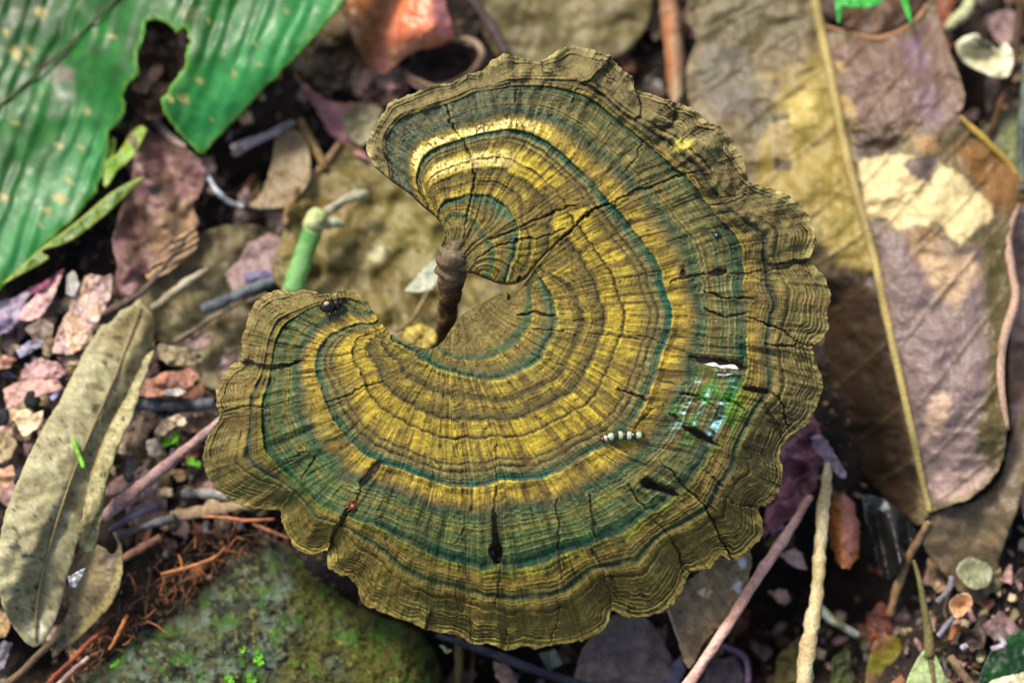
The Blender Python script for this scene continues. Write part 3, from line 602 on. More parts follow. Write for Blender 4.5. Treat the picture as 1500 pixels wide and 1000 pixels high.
# mossy rock under the lower lobes
RK = [(345,783),(372,792),(395,788),(425,800),(465,822),(500,850),(545,885),(600,912),(640,960),(650,1020),(640,1110),(60,1110),(100,1010),(150,955),(188,912),(232,897),(262,880),(296,852),(322,815)]
RKp = wobbly(RK + [RK[0]], 5, 4, 5)[:-1]
def rock_z(x, y):
    d = segdist(np.asarray(x, float), np.asarray(y, float), RKp, True)[0]
    return -.012 + .020 * (1 - np.exp(-d / 30)) + .004 * (fbm(x / 45, y / 45, 2, 4) - .5) + .0022 * (fbm(x / 11, y / 11, 5, 4) - .5) + .004 * sst(300, 160, x) * 0 - .000010 * (y - 800)
def make_rock():
    st = 2.2; x0, y0 = RKp.min(0) - 3; x1, y1 = RKp.max(0) + 3
    X, Y = np.meshgrid(np.arange(x0, x1, st), np.arange(y0, y1, st)); cX = (X[:-1, :-1] + X[1:, 1:]) / 2; cY = (Y[:-1, :-1] + Y[1:, 1:]) / 2
    Q, B = grid_faces(inpoly(cX, cY, RKp)); Z = rock_z(X, Y)
    n1 = fbm(X / 38, Y / 38, 1, 4); n2 = fbm(X / 12, Y / 12, 3, 4); n3 = fbm(X / 5, Y / 5, 6, 3)
    C = mix(np.broadcast_to(lin((74, 78, 56)), X.shape + (3,)), lin((48, 54, 40)), sst(.4, .6, n1))
    C = mix(C, lin((92, 108, 92)), .75 * sst(.5, .65, n2) * sst(560, 380, X))
    C = mix(C, lin((76, 76, 24)), .85 * sst(.42, .6, fbm(X / 60, Y / 60, 5, 4) * .6 + .4 * sst(350, 560, X)))
    C = mix(C, lin((120, 112, 64)), .7 * sst(.60, .70, n3) * sst(.45, .6, n1))
    C = mix(C, lin((26, 24, 16)), .8 * sst(.60, .72, fbm(X / 9, Y / 9, 2, 3)))
    C = mix(C, lin((58, 96, 30)), .7 * sst(.60, .70, fbm(X / 20, Y / 20, 7, 3)))
    return shell(px2w(X.ravel(), Y.ravel(), Z.ravel()), Q, B, .006, (C * ALB).reshape(-1, 3), lin((60, 58, 44)), 'rock')
rk = link('rock', make_rock(), M_STONE); tag(rk, 'dark rock with green moss and grey lichen under the fungus rim', 'rock'); center(rk, px2w(380, 940, -.01))

# ------------------------------------------------------------------ big leaves
def zgreen(x, y): return .016 + .000012 * (200 - y) - .010 * sst(120, 0, np.abs((y - 428) + .86 * x) * .6) * 0 + .010 * sst(60, 260, x) * sst(300, 60, y)
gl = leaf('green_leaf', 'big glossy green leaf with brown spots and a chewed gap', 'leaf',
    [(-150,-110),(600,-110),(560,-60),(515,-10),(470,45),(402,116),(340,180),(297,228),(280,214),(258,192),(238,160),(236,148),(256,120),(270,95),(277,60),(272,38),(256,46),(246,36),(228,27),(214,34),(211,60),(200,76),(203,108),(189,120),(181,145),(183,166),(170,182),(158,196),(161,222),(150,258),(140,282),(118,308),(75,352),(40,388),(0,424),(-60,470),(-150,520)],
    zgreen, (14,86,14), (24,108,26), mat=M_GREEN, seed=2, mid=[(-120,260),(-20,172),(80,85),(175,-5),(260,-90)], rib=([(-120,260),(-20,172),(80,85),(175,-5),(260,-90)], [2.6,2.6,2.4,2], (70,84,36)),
    blot=[([(-40,470),(20,410),(100,330),(160,250),(150,180),(60,280),(-40,360)], (52,156,80), 60, .6), ([(300,228),(400,116),(520,-20),(440,-20),(330,80),(260,170)], (62,168,88), 45, .6),  # mint along the margins: partly the leaf's sheen, painted into its green
          ([(-80,60),(60,60),(170,-30),(60,-90),(-90,-90)], (26,66,8), 60, .85)]
         + [(ell(cx, cy, r, r * .7, 30, 10, .4, k), (176, 164, 92), 2, .85) for k, (cx, cy, r) in enumerate([(60,18,9),(22,78,11),(45,70,9),(10,48,6),(165,55,7),(38,90,5),(130,165,6),(20,180,5),(305,28,5),(375,65,6),(295,118,7),(268,145,9),(310,175,5),(325,80,4),(85,215,7),(118,215,6),(105,265,8),(88,290,11),(70,310,8),(250,145,5),(380,95,4),(420,20,5),(345,110,4),(5,290,9),(60,330,6)])]
         + [(ell(95,110,18,12,40,12,.4,3), (120,112,96), 3, .9), (ell(65,95,20,7,-40,12,.4,4), (80,66,48), 4, .8), (ell(278,20,16,12,0,10,.4,3), (104,118,66), 4, .8)],
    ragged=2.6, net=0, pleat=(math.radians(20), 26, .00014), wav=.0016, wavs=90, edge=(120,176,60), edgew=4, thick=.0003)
leaf('dead_leaf', 'brown crumpled leaf showing through the gap in the green leaf', 'leaf', [(186,40),(230,14),(290,20),(296,90),(262,150),(226,176),(196,160),(186,110)], flat(.0125), (136,106,80), (88,66,48), seed=3, wav=.004, wavs=24)
leaf('leaf_fragment', 'pale peach torn flake in the gap of the green leaf', 'leaf', [(192,122),(210,116),(222,100),(240,92),(238,108),(222,122),(214,138),(196,132)], flat(.0155), (206,168,126), (170,132,94), seed=4, ragged=2.2)
for nm, lb, pl, c1, c2 in (('torn_flap', 'yellow green torn flap', [(216,190),(206,184),(192,194),(180,214),(166,230),(170,208),(162,200),(156,232),(151,268),(158,272),(172,250),(196,228)], (136,176,30), (112,160,24)),
                   ('torn_strip', 'narrow olive torn strip along the leaf edge', [(214,258),(196,264),(160,284),(120,318),(60,364),(20,400),(0,418),(30,402),(72,378),(60,368),(104,352),(150,318),(184,286)], (104,132,30), (74,118,32))):
    o = link(nm, field_leaf(pl, flat(.0155), c1, c2, seed=5, step=2.2, edge=(160,170,60)), M_GREEN, gl); o['label'] = lb
    o.location = -gl.location

def zbig(x, y):
    mx = np.interp(y, [-60, 100, 260, 470, 640, 745, 800], [1182, 1215, 1248, 1300, 1338, 1360, 1366])
    l = np.maximum(mx - x, 0); r = np.maximum(x - mx, 0); k = sst(330, 520, y)
    return .0150 - l * .00002 - k * l * .00017 - .0035 * sst(120, 0, y) * sst(0, 60, r) + .004 * np.sin(np.clip(r / 240, 0, 1) * math.pi) + .012 * sst(150, 250, r) * sst(260, 60, y) - .008 * sst(560, 760, y)
MID = [(1180,-60),(1190,-20),(1200,30),(1215,100),(1230,180),(1248,260),(1268,330),(1283,390),(1300,470),(1320,560),(1338,640),(1352,705),(1362,750)]
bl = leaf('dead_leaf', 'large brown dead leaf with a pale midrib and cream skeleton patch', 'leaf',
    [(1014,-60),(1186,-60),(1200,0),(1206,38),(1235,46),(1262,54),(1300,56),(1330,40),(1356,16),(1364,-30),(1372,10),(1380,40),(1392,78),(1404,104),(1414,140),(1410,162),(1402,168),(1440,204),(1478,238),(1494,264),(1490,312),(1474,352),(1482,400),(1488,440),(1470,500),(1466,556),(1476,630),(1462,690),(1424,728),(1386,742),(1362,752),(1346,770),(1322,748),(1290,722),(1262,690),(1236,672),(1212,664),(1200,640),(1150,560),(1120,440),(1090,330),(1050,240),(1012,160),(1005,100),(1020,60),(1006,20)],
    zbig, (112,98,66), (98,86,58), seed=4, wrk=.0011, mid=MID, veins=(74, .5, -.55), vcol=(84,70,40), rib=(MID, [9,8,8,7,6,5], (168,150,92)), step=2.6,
    blot=[([(1130,150),(1200,80),(1225,160),(1250,290),(1285,400),(1230,390),(1190,330),(1110,280),(1110,220)], (146,128,62), 10, .9),
          ([(1090,110),(1150,105),(1205,70),(1206,84),(1150,118),(1090,118)], (140,122,66), 3, .8), ([(1150,150),(1195,130),(1200,175),(1150,185)], (184,164,88), 9, .8),
          ([(1030,70),(1090,60),(1110,120),(1100,165),(1050,165),(1020,120)], (92,90,78), 14, .7), ([(1040,150),(1090,135),(1105,165),(1060,175)], (104,90,84), 10, .6), ([(1010,-40),(1180,-40),(1190,40),(1100,70),(1030,40)], (92,86,56), 18, .6),
          ([(1095,165),(1110,150),(1130,150),(1145,170),(1120,190),(1100,195)], (72,66,50), 5, .7), ([(1128,180),(1160,172),(1162,200),(1156,235),(1132,240),(1125,210)], (160,140,100), 4, .7), ([(1133,234),(1158,232),(1157,250),(1136,250)], (58,44,36), 2, .9),
          ([(1130,168),(1158,164),(1156,174),(1130,176)], (40,32,26), 2, .8), ([(1260,390),(1285,400),(1310,520),(1345,700),(1340,770),(1180,670),(1130,480),(1150,400),(1200,405)], (50,36,24), 10, .95),  # dark lower left half: shade painted in with the leaf's brown
          ([(1210,60),(1300,62),(1375,20),(1412,150),(1400,190),(1260,190)], (108,84,72), 8, .9), ([(1320,60),(1345,55),(1362,90),(1352,110),(1332,100)], (128,104,122), 12, .6), ([(1340,130),(1370,125),(1385,170),(1360,195),(1345,160)], (124,106,112), 12, .6),
          ([(1225,88),(1238,92),(1238,105),(1228,110)], (160,134,74), 2), ([(1232,142),(1250,146),(1254,172),(1240,176)], (160,134,80), 2),
          ([(1250,192),(1310,186),(1322,206),(1300,226),(1258,232)], (64,46,32), 3, .95), ([(1330,196),(1372,200),(1380,222),(1350,224)], (150,116,72), 5, .9),
          ([(1258,236),(1320,226),(1370,238),(1392,246),(1420,270),(1450,296),(1455,320),(1430,330),(1405,362),(1395,348),(1375,325),(1350,330),(1322,338),(1290,320),(1268,315)], (206,186,134), 3.5, .92),
          ([(1320,240),(1345,228),(1372,232),(1375,250),(1362,268),(1345,262)], (96,82,72), 2.5), ([(1262,302),(1300,294),(1362,268),(1364,272),(1300,300),(1262,306)], (120,96,50), 1.5, .8),
          ([(1275,322),(1320,342),(1345,336),(1380,350),(1395,372),(1440,360),(1448,560),(1440,620),(1430,690),(1360,740),(1300,470)], (118,100,98), 14, .85),
          ([(1322,335),(1362,330),(1382,350),(1378,395),(1342,385)], (140,112,74), 6, .8), ([(1345,375),(1420,370),(1440,400),(1400,450),(1360,420)], (180,150,112), 9, .7),
          ([(1395,210),(1440,204),(1494,264),(1490,312),(1450,300),(1410,250)], (124,84,36), 12, .8), ([(1440,330),(1476,350),(1482,420),(1468,520),(1468,640),(1445,690),(1430,640),(1452,520)], (84,74,38), 8, .95),
          ([(1360,580),(1385,570),(1395,590),(1375,640),(1355,650)], (186,156,128), 6, .7), ([(1370,690),(1440,660),(1452,690),(1420,728),(1370,735)], (168,142,130), 8, .7)],
    parts=[('curled_edge', [(1206,38),(1240,48),(1280,57),(1312,50),(1340,32),(1360,6)], [3,5,6,6,4], (166,124,90)), ('curled_edge', [(1402,168),(1422,186),(1450,212),(1478,240),(1496,268)], [4,6,6,4], (170,140,62)),
           ('curled_edge', [(1492,300),(1476,350),(1482,400),(1487,440),(1468,505),(1466,560),(1476,630)], [4,8,7,8,7,4], (170,140,118)), ('tear_edge', [(1250,190),(1285,184),(1322,186)], [2,3,2], (150,128,80))], wav=.0018, wavs=60)

leaf('dead_leaf', 'pinkish brown leaf half hidden beyond the curled rim of the big leaf', 'leaf', [(1466,340),(1500,300),(1560,280),(1600,420),(1590,640),(1540,780),(1500,760),(1486,660),(1476,560),(1480,440)], flat(.003, .00003, 0, 1500, 500), (160,132,122), (128,96,70), seed=3, mid=[(1560,300),(1520,500),(1520,760)], veins=(60,.5), wav=.002)
leaf('dead_leaf', 'crumpled brown leaf filling the dark corner beyond the olive sliver', 'leaf', [(1470,200),(1520,180),(1600,200),(1600,320),(1520,330),(1490,290)], flat(.001), (120,96,66), (92,72,50), seed=5, wav=.003, wavs=24)
leaf('dead_leaf', 'long olive tan leaf dotted with black specks beside the mossy rock', 'leaf',
    [(150,476),(163,472),(176,456),(190,450),(204,440),(216,452),(226,466),(224,494),(212,524),(196,560),(178,596),(160,634),(142,680),(130,716),(120,764),(108,812),(96,852),(84,900),(60,942),(42,944),(16,912),(0,872),(-2,800),(10,745),(32,690),(60,632),(92,578),(116,530),(136,496)],
    lambda x, y: .013 + .006 * sst(430, 700, y) - .006 * sst(780, 950, y) + .0022 * np.sin((x + .45 * y) / 48) - .003 * sst(.55, 1, np.abs((x + .50 * y - 405) / 75)), (160,154,114), (138,130,92), seed=6, spots=.04, mid=[(206,450),(165,560),(105,700),(60,850),(52,940)], rib=([(206,450),(165,560),(105,700),(60,850),(52,940)], [2,2.5,2.5,2], (140,126,84)), veins=(46,.6), vcol=(104,94,58),
    edge=(166,160,118), edgew=3, thick=.00016, ragged=1.4, blot=[(ell(55,922,12,10,-30,12,.5,1), (222,216,180), 2), (ell(100,752,10,7,-50,12,.5,2), (206,200,150), 2), (ell(72,730,8,8,0,10,.5,2),(168,166,110),3,.7), (ell(24,803,9,4,0,10,.4,3),(40,36,30),1.5), (ell(38,812,5,4,0,10,.4,4),(40,36,30),1.5), (ell(56,860,5,6,0,10,.4,5),(36,32,28),1.5), (ell(176,527,6,5,0,10,.4,5),(70,60,40),2), (ell(140,598,4,7,20,10,.4,5),(66,58,38),2), ([(150,476),(204,440),(226,466),(200,520),(160,520)], (124,106,60), 14, .6)], midgroove=.0006)
leaf('dead_leaf', 'narrow curled olive strip leaf along the edge of the long olive leaf', 'leaf',
    [(226,512),(218,540),(208,566),(196,606),(180,640),(168,670),(158,700),(152,740),(146,776),(138,806),(122,806),(114,782),(122,748),(130,704),(144,662),(160,624),(182,584),(200,548),(214,520)],
    lambda x, y: .0185 + .0022 * np.sqrt(np.clip(1 - ((x + .47 * y - 473) / 26) ** 2, 0, 1)) - .004 * sst(760, 810, y), (162,154,104), (140,130,84), seed=4, spots=.03, edge=(110,98,58), edgew=3, step=2, wav=.0008)
leaf('dead_leaf', 'small folded olive leaf with a yellowish rim beside thin orange roots', 'leaf',
    [(136,792),(150,800),(164,812),(172,800),(166,778),(176,790),(180,815),(178,845),(166,880),(138,912),(104,942),(76,962),(84,930),(98,900),(106,868),(110,838),(120,815)],
    lambda x, y: .012 - .006 * sst(850, 960, y) - .004 * sst(165, 110, x), (124,110,78), (106,92,66), seed=3, spots=.05, blot=[([(176,800),(184,830),(166,885),(120,935),(90,955),(110,920),(150,880),(168,840)], (150,136,80), 4, .8)], parts=[('leaf_stalk', [(92,930),(60,955),(30,985),(-10,1015)], [5,6,6,7], (110,92,66))])
leaf('dead_leaf', 'broad mossy olive brown leaf behind the fungus stem with pale rolled edge', 'leaf',
    [(500,206),(520,214),(541,226),(562,250),(640,290),(740,330),(830,390),(840,470),(740,560),(600,560),(510,480),(430,440),(398,402),(404,378),(416,334),(420,302),(440,264),(470,246),(486,222)],
    lambda x, y: .006 - .000012 * (y - 300) + .004 * sst(470, 420, x), (120,106,58), (102,92,46), seed=5, mott=22, spots=.03,
    blot=[([(560,280),(650,320),(660,400),(600,410),(560,350)], (122,114,58), 20, .8), ([(470,290),(520,280),(500,330),(440,330)], (136,108,52), 12, .6), (ell(555,370,16,7,-30,12,.5,3),(176,176,136),3,.8), (ell(535,390,8,6,0,10,.5,2),(170,170,130),3,.7), (ell(520,222,14,10,20,10,.4,2),(96,84,30),5,.7)], wav=.003, wavs=36,
    parts=[('curled_edge', [(418,330),(424,302),(442,268),(468,248),(484,228),(498,208)], [5,7,7,6,4], (168,134,96))])
leaf('dead_leaf', 'purplish brown crumpled leaf below the torn green leaf', 'leaf',
    [(204,152),(216,166),(242,190),(272,216),(290,230),(302,252),(294,282),(284,300),(290,332),(262,346),(236,372),(206,424),(166,432),(172,392),(164,352),(178,304),(192,262),(178,230),(190,190)],
    lambda x, y: .010 - .00001 * (y - 300) + .003 * np.sin((x - .4 * y) / 14), (134,100,96), (112,88,74), seed=1, spots=.02, mott=20, wav=.003, wavs=30, parts=[('curled_edge', [(212,160),(228,178),(248,200),(272,216)], [4,6,6,4], (186,172,152))],
    blot=[([(240,300),(290,290),(288,340),(230,375),(220,350)], (158,128,92), 6, .7)])
leaf('dead_leaf', 'tan brown pointed leaf between the green leaf and the mossy one', 'leaf', [(404,196),(432,192),(448,206),(456,240),(448,274),(418,302),(364,306),(384,282),(396,246)], flat(.009, .00002, 0, 410, 250), (136,116,82), (110,96,72), seed=7, wav=.001, edge=(150,130,90))
leaf('leaf_fragment', 'pale lilac folded leaf strip in the dark gap by the green leaf', 'leaf', [(338,212),(360,204),(388,194),(424,176),(434,182),(400,200),(372,214),(344,230)], flat(.009, .00003, 0, 380, 200), (166,156,158), (118,106,104), seed=2, mat=M_SHINY)
leaf('dead_leaf', 'flat grey brown leaf partly buried left of the green stem piece', 'leaf', [(262,352),(300,338),(342,330),(400,334),(424,380),(428,440),(404,520),(360,566),(300,566),(236,500),(206,444)], flat(.001, 0, -.00001, 320, 440), (116,106,70), (96,86,56), seed=3, wav=.003, wavs=40, spots=.04)
leaf('leaf_fragment', 'pinkish grey ragged leaf piece against the buried leaf', 'leaf', [(330,400),(352,378),(362,358),(392,342),(408,346),(420,372),(412,404),(372,424),(344,428)], flat(.006, 0, 0), (164,136,128), (136,112,108), ragged=2.5, seed=4, wav=.0015)
leaf('leaf_fragment', 'tan striped leaf strip overlapping the purplish leaf', 'leaf', [(286,332),(262,346),(236,372),(214,400),(222,410),(256,392),(290,360)], flat(.0125, 0, -.00001, 250, 370), (160,132,94), (134,108,78), seed=8, pleat=(math.radians(60), 9, .0003))
leaf('dead_leaf', 'flat olive brown leaf above the top of the fungus', 'leaf', [(668,-70),(968,-70),(958,0),(946,42),(922,70),(896,86),(840,100),(786,110),(742,92),(716,62),(700,20)], lambda x, y: .003 + .004 * sst(100, -40, y), (116,106,66), (100,90,56), seed=2, mid=[(760,-70),(830,10),(900,60)], veins=(60,.5), vcol=(84,74,48), wav=.0015)
leaf('dead_leaf', 'shiny orange and pink curled leaf at the fungus top', 'leaf', [(500,-70),(640,-70),(652,0),(660,30),(664,56),(640,68),(606,76),(586,90),(566,108),(548,104),(530,80),(512,44)], lambda x, y: .008 + .014 * sst(500, 610, x) * sst(130, 30, y) - .006 * sst(630, 668, x), (222,118,70), (212,128,98), mat=M_SHINY, seed=6, mott=40,
    blot=[([(490,-70),(570,-70),(580,0),(556,60),(548,110),(500,60)], (110,70,24), 14, .9), ([(632,-20),(656,0),(664,56),(646,56),(636,20)], (226,150,150), 6, .8), ([(566,70),(620,56),(650,52),(600,84),(566,110)], (196,150,112), 8, .7)], wav=.001)
leaf('dead_leaf', 'dark brown cupped leaf with pale rim under the orange leaf', 'leaf', [(590,100),(610,84),(650,62),(690,56),(706,74),(698,100),(672,118),(640,134),(606,128)], lambda x, y: .004 + .006 * sst(20, 50, np.hypot((x - 648) * .7, (y - 96) * 1.4)), (88,64,50), (64,46,38), seed=4, parts=[('curled_edge', [(592,106),(612,118),(640,128),(672,116),(698,98),(706,76),(688,58),(660,60)], [2,4,4,4,5,6,5,3], (166,140,112))])
leaf('dead_leaf', 'dark olive brown leaf lying next to the green leaf tip edge', 'leaf', [(508,-20),(530,30),(552,86),(540,112),(500,132),(462,126),(438,112),(430,90),(470,40)], flat(.004, 0, 0), (86,66,24), (66,50,24), seed=1, wav=.003, wavs=28)
leaf('leaf_fragment', 'pink and orange ragged leaf strip left of the fungus top', 'leaf', [(430,104),(446,122),(474,146),(500,152),(536,148),(560,156),(530,170),(506,178),(520,204),(544,238),(524,228),(500,208),(482,196),(462,158),(440,126)], flat(.007, 0, 0), (180,130,100), (164,112,112), ragged=2.5, seed=9, wav=.002, wavs=24)
leaf('leaf_fragment', 'pale pinkish crumpled leaf under the orange leaf', 'leaf', [(520,96),(556,104),(590,96),(604,126),(586,150),(548,156),(520,140),(512,116)], flat(.006, 0, 0), (172,136,120), (120,92,80), ragged=2.5, seed=3, wav=.004, wavs=22)
leaf('leaf_fragment', 'grey green small leaf tucked under the upper left rim', 'leaf', [(500,172),(530,150),(560,160),(556,196),(530,214),(506,200)], flat(.008, 0, 0), (132,124,92), (110,104,72), ragged=2.5, seed=3, wav=.002)
leaf('dead_leaf', 'dull brown leaf sheet below the big leaf with the midrib', 'leaf', [(1352,756),(1390,742),(1428,732),(1464,700),(1480,640),(1496,600),(1512,640),(1498,720),(1474,790),(1458,840),(1440,884),(1404,864),(1372,826),(1352,796)], lambda x, y: .006 - .008 * sst(740, 880, y) + .003 * sst(1440, 1490, x), (108,92,66), (90,78,56), seed=5, mid=[(1490,640),(1470,730),(1420,800),(1360,820)], wav=.001, midgroove=.0004)
leaf('leaf_fragment', 'tan leaf tip with pale flecks sticking out under the lower rim', 'leaf', [(972,872),(1006,850),(1050,822),(1098,806),(1096,850),(1064,906),(1030,944),(1012,978),(1000,962),(986,916)], flat(.008, 0, -.00003, 1020, 880), (142,122,84), (118,100,72), seed=7, spots=.02, blot=[(ell(1032,868,10,5,0,10,.4,1),(204,190,150),2), (ell(1080,858,9,10,30,10,.4,2),(190,192,196),3), (ell(1086,824,7,10,0,10,.4,3),(200,200,196),3)], parts=[('midrib', [(1050,830),(1030,880),(1012,935),(1007,972)], [3,3,2], (150,132,90)), ('curled_edge', [(976,884),(988,918),(1000,950),(1006,972)], [2,3,2], (176,152,124))])
leaf('dead_leaf', 'grey purple leaf lying beneath the lowest fungus lobes', 'leaf', [(836,1040),(846,968),(868,930),(902,900),(946,904),(978,950),(994,1000),(1000,1050)], flat(-.006, 0, -.00002, 900, 960), (118,102,98), (98,84,78), seed=8, mott=24, wav=.002, mid=[(935,905),(925,970),(930,1040)], veins=(46,.4), vcol=(80,66,66))
leaf('leaf_fragment', 'orange brown and pink leaf strip between the two pale sticks and the midrib', 'leaf', [(1214,734),(1236,720),(1252,736),(1260,780),(1258,812),(1246,834),(1228,826),(1216,800)], lambda x, y: .002 + .003 * np.sin((x - 1214) / 14), (140,84,34), (112,66,28), ragged=2.5, seed=2, blot=[([(1236,722),(1254,734),(1258,800),(1240,830),(1236,770)], (176,116,104), 8, .8)], spots=.03)
leaf('leaf_fragment', 'dark pink crumpled leaf under the right rim', 'leaf', [(1130,672),(1160,640),(1186,600),(1200,624),(1204,668),(1196,712),(1170,752),(1140,770),(1116,790)], flat(.003, 0, 0), (138,84,96), (104,62,70), ragged=2.5, seed=6, wav=.004, wavs=22, mat=M_SHINY)
leaf('leaf_fragment', 'lavender pink narrow leaf fold right of the fungus', 'leaf', [(1188,640),(1204,636),(1222,664),(1240,692),(1232,700),(1210,676),(1194,660)], flat(.011, 0, 0), (150,132,148), (120,102,112), seed=6, mat=M_SHINY)
leaf('leaf_fragment', 'yellow olive leaf end at the bottom beside the pale green leaf', 'leaf', [(1262,1050),(1272,962),(1290,932),(1318,936),(1332,980),(1336,1050)], flat(-.008, 0, -.00002, 1300, 980), (108,102,24), (96,60,26), seed=3)
pg = leaf('green_leaf', 'pale yellow green leaf with long tapering olive stalk', 'leaf', [(1308,1060),(1330,992),(1344,964),(1356,950),(1368,956),(1384,990),(1400,1060)], flat(.004, 0, -.00003, 1350, 990), (188,204,140), (168,192,120), mat=M_GREEN, seed=3, parts=[('leaf_stalk', [(1361,962),(1360,930),(1354,890),(1346,846),(1338,820)], [9,8,6,4,3], (112,104,60)), ('midrib', [(1372,1050),(1368,1000),(1362,960)], [3,4,5], (128,112,70))])
leaf('green_leaf', 'dark green leaf corner among the grey crumbs', 'leaf', [(1424,1050),(1432,1000),(1452,952),(1486,926),(1530,930),(1560,1050)], flat(.004, 0, 0), (16,70,22), (12,54,18), mat=M_GREEN, seed=5)
leaf('leaf_fragment', 'cream white leaf strip over the dark green leaf', 'leaf', [(1440,1030),(1446,1002),(1480,988),(1540,982),(1540,1030)], flat(.007, 0, 0), (196,192,160), (176,170,136), seed=4)
leaf('leaf_fragment', 'round grey green leaf disc lying on the brown leaf sheet', 'leaf', ell(1427,840,26,23,20,14,.12,5).tolist(), flat(.004, 0, 0), (142,142,110), (120,122,88), seed=6, mid=[(1404,850),(1448,828)], wav=.0008)
leaf('leaf_fragment', 'peach coloured cupped flake under the round grey green disc', 'leaf', ell(1408,886,19,15,-30,12,.3,6).tolist(), lambda x, y: .002 + .004 * sst(0, 20, np.hypot(x - 1408, y - 886)), (200,160,118), (176,136,98), seed=3)
leaf('seed_husk', 'cream white cupped seed husk among twigs behind the big brown leaf', 'husk', [(1400,62),(1414,54),(1430,50),(1440,58),(1452,64),(1462,74),(1474,62),(1484,82),(1480,108),(1462,114),(1432,102),(1408,86)], lambda x, y: .008 + .006 * sst(6, 40, np.hypot(x - 1438, (y - 80) * 1.4)), (214,210,178), (184,180,140), seed=3, thick=.0006, wav=.0015, wavs=20)
leaf('leaf_fragment', 'olive green leaf sliver under the dark twig behind the big leaf', 'leaf', [(1432,196),(1462,170),(1500,150),(1540,160),(1540,280),(1500,270),(1470,232)], flat(.005, 0, 0), (110,116,72), (90,92,60), seed=2)
leaf('leaf_fragment', 'rusty orange leaf sliver behind the tip of the big brown leaf', 'leaf', [(1366,-50),(1400,-50),(1396,10),(1386,46),(1374,30)], flat(.008, 0, 0), (150,88,50), (120,70,40), seed=5)
leaf('leaf_fragment', 'pink brown narrow piece below the cream husk', 'leaf', [(1444,112),(1462,118),(1458,140),(1448,166),(1444,140)], flat(.002, 0, 0), (150,120,100), (120,96,80), seed=5)
leaf('leaf_fragment', 'dark brown leaf patch under the green grass blades', 'leaf', [(1206,20),(1212,-60),(1372,-60),(1350,10),(1326,32),(1296,50),(1256,48)], flat(.002, 0, 0), (84,58,32), (64,44,28), seed=7, wav=.002)
rolled = leaf('rolled_leaf', 'rolled up tan leaf standing between two brown leaves', 'leaf', [(968,-40),(984,-30),(996,20),(1002,70),(1004,110),(996,146),(984,150),(976,110),(972,60),(966,10)], lambda x, y: .004 + .007 * np.sqrt(np.clip(1 - ((x - 986 + .06 * (60 - y)) / 19) ** 2, 0, 1)), (160,140,106), (150,110,80), seed=7, step=2, blot=[([(970,20),(982,20),(986,140),(976,120)], (156,92,52), 5, .8)])

# ------------------------------------------------------------------ sticks, stems, chips
twig('stick', 'straight pinkish stick with orange tip slanting from the lower rim', 'stick', [(1186,728),(1150,786),(1112,842),(1062,920),(1000,1012),(960,1070)], [.004,.008,.010,.010,.008,.004], [6,8,8.5,8,8.5,8], (226,180,164), (196,150,132))
twig('stick', 'cream tan stick with frayed bark beside the orange leaf strip', 'stick', [(1214,674),(1209,720),(1203,780),(1199,840),(1192,900),(1182,960),(1172,1060)], [.010,.011,.012,.012,.012,.011,.008], [5,9,10,9,11,12,12], (200,184,140), (176,156,110), noise=.3)
twig('stick', 'pinkish grey stick running from the left rim to the olive leaf', 'stick', [(150,758),(180,732),(225,696),(275,656),(322,618),(360,590)], [.012,.013,.014,.015,.016,.016], [10,10.5,9,8,7,6], (172,142,136), (146,116,110))
twig('stick', 'blunt blue grey stick by the left fungus lobe', 'stick', [(298,452),(330,440),(366,424),(400,412),(420,408)], [.008,.009,.009,.008,.007], [9,9,9,8,6], (96,106,108), (74,82,88))
twig('stick', 'violet grey short stick below the green stem', 'stick', [(360,408),(385,404),(412,408)], [.007,.008,.007], [7,9,7], (128,124,146), (96,90,120))
twig('stick', 'pale peeled stick lying on the buried grey brown leaf', 'stick', [(222,452),(248,434),(276,412),(304,394)], [.009,.010,.010,.009], [6,7,7,4], (178,168,142), (150,140,112))
twig('twig', 'dark brown twig leading to the purplish leaf', 'twig', [(128,480),(160,456),(196,436),(222,414),(246,382),(274,350)], [.012,.013,.012,.012,.013,.013], [6,7,6,5,4,3], (92,78,68), (66,56,48))
twig('twig', 'thin grey brown twig below the blue grey stick', 'twig', [(254,500),(286,482),(316,462),(350,446),(392,430)], [.006,.007,.008,.008,.008], [3,4,4,3,3], (132,118,96), (90,78,62))
twig('twig', 'curved white glossy twig joining the purplish leaf', 'twig', [(296,246),(306,262),(318,280),(334,294),(356,303)], [.012,.012,.012,.011,.010], [4,4,4.5,5,4], (196,204,208), (120,124,126), mat=M_SHINY)
twig('twig', 'dark curved twig under the tan pointed leaf', 'twig', [(354,303),(380,308),(420,304),(446,296)], [.009,.008,.008,.008], [5,5,4,3], (34,34,38), (24,22,24))
twig('twig', 'brown twig rising behind the tan pointed leaf', 'twig', [(440,176),(452,200),(466,226),(476,246)], [.008,.009,.009,.008], [6,7,7,5], (150,122,78), (120,96,60))
twig('stick', 'dark slate twig curving below the bottom rim', 'twig', [(640,930),(690,946),(740,964),(800,986),(880,1010),(960,1040)], [-.004,-.003,-.002,-.002,-.003,-.005], [4,6,7,7,6,6], (58,60,70), (40,40,50))
twig('stalk', 'upright olive stalk in the dark under the bottom rim', 'stalk', [(674,920),(672,960),(668,1050)], [-.010,-.010,-.010], [6,7,7], (92,82,44), (70,60,34))
twig('stalk', 'thin olive stalk beside the slate twig', 'stalk', [(694,940),(692,975),(690,1020)], [-.012,-.012,-.012], [3,3,3], (84,76,42), (60,52,32))
twig('stick', 'dark purple brown stick right of the orange leaf', 'stick', [(664,-30),(696,6),(722,44),(744,84)], [.006,.007,.008,.008], [9,9,10,8], (74,58,58), (52,40,42))
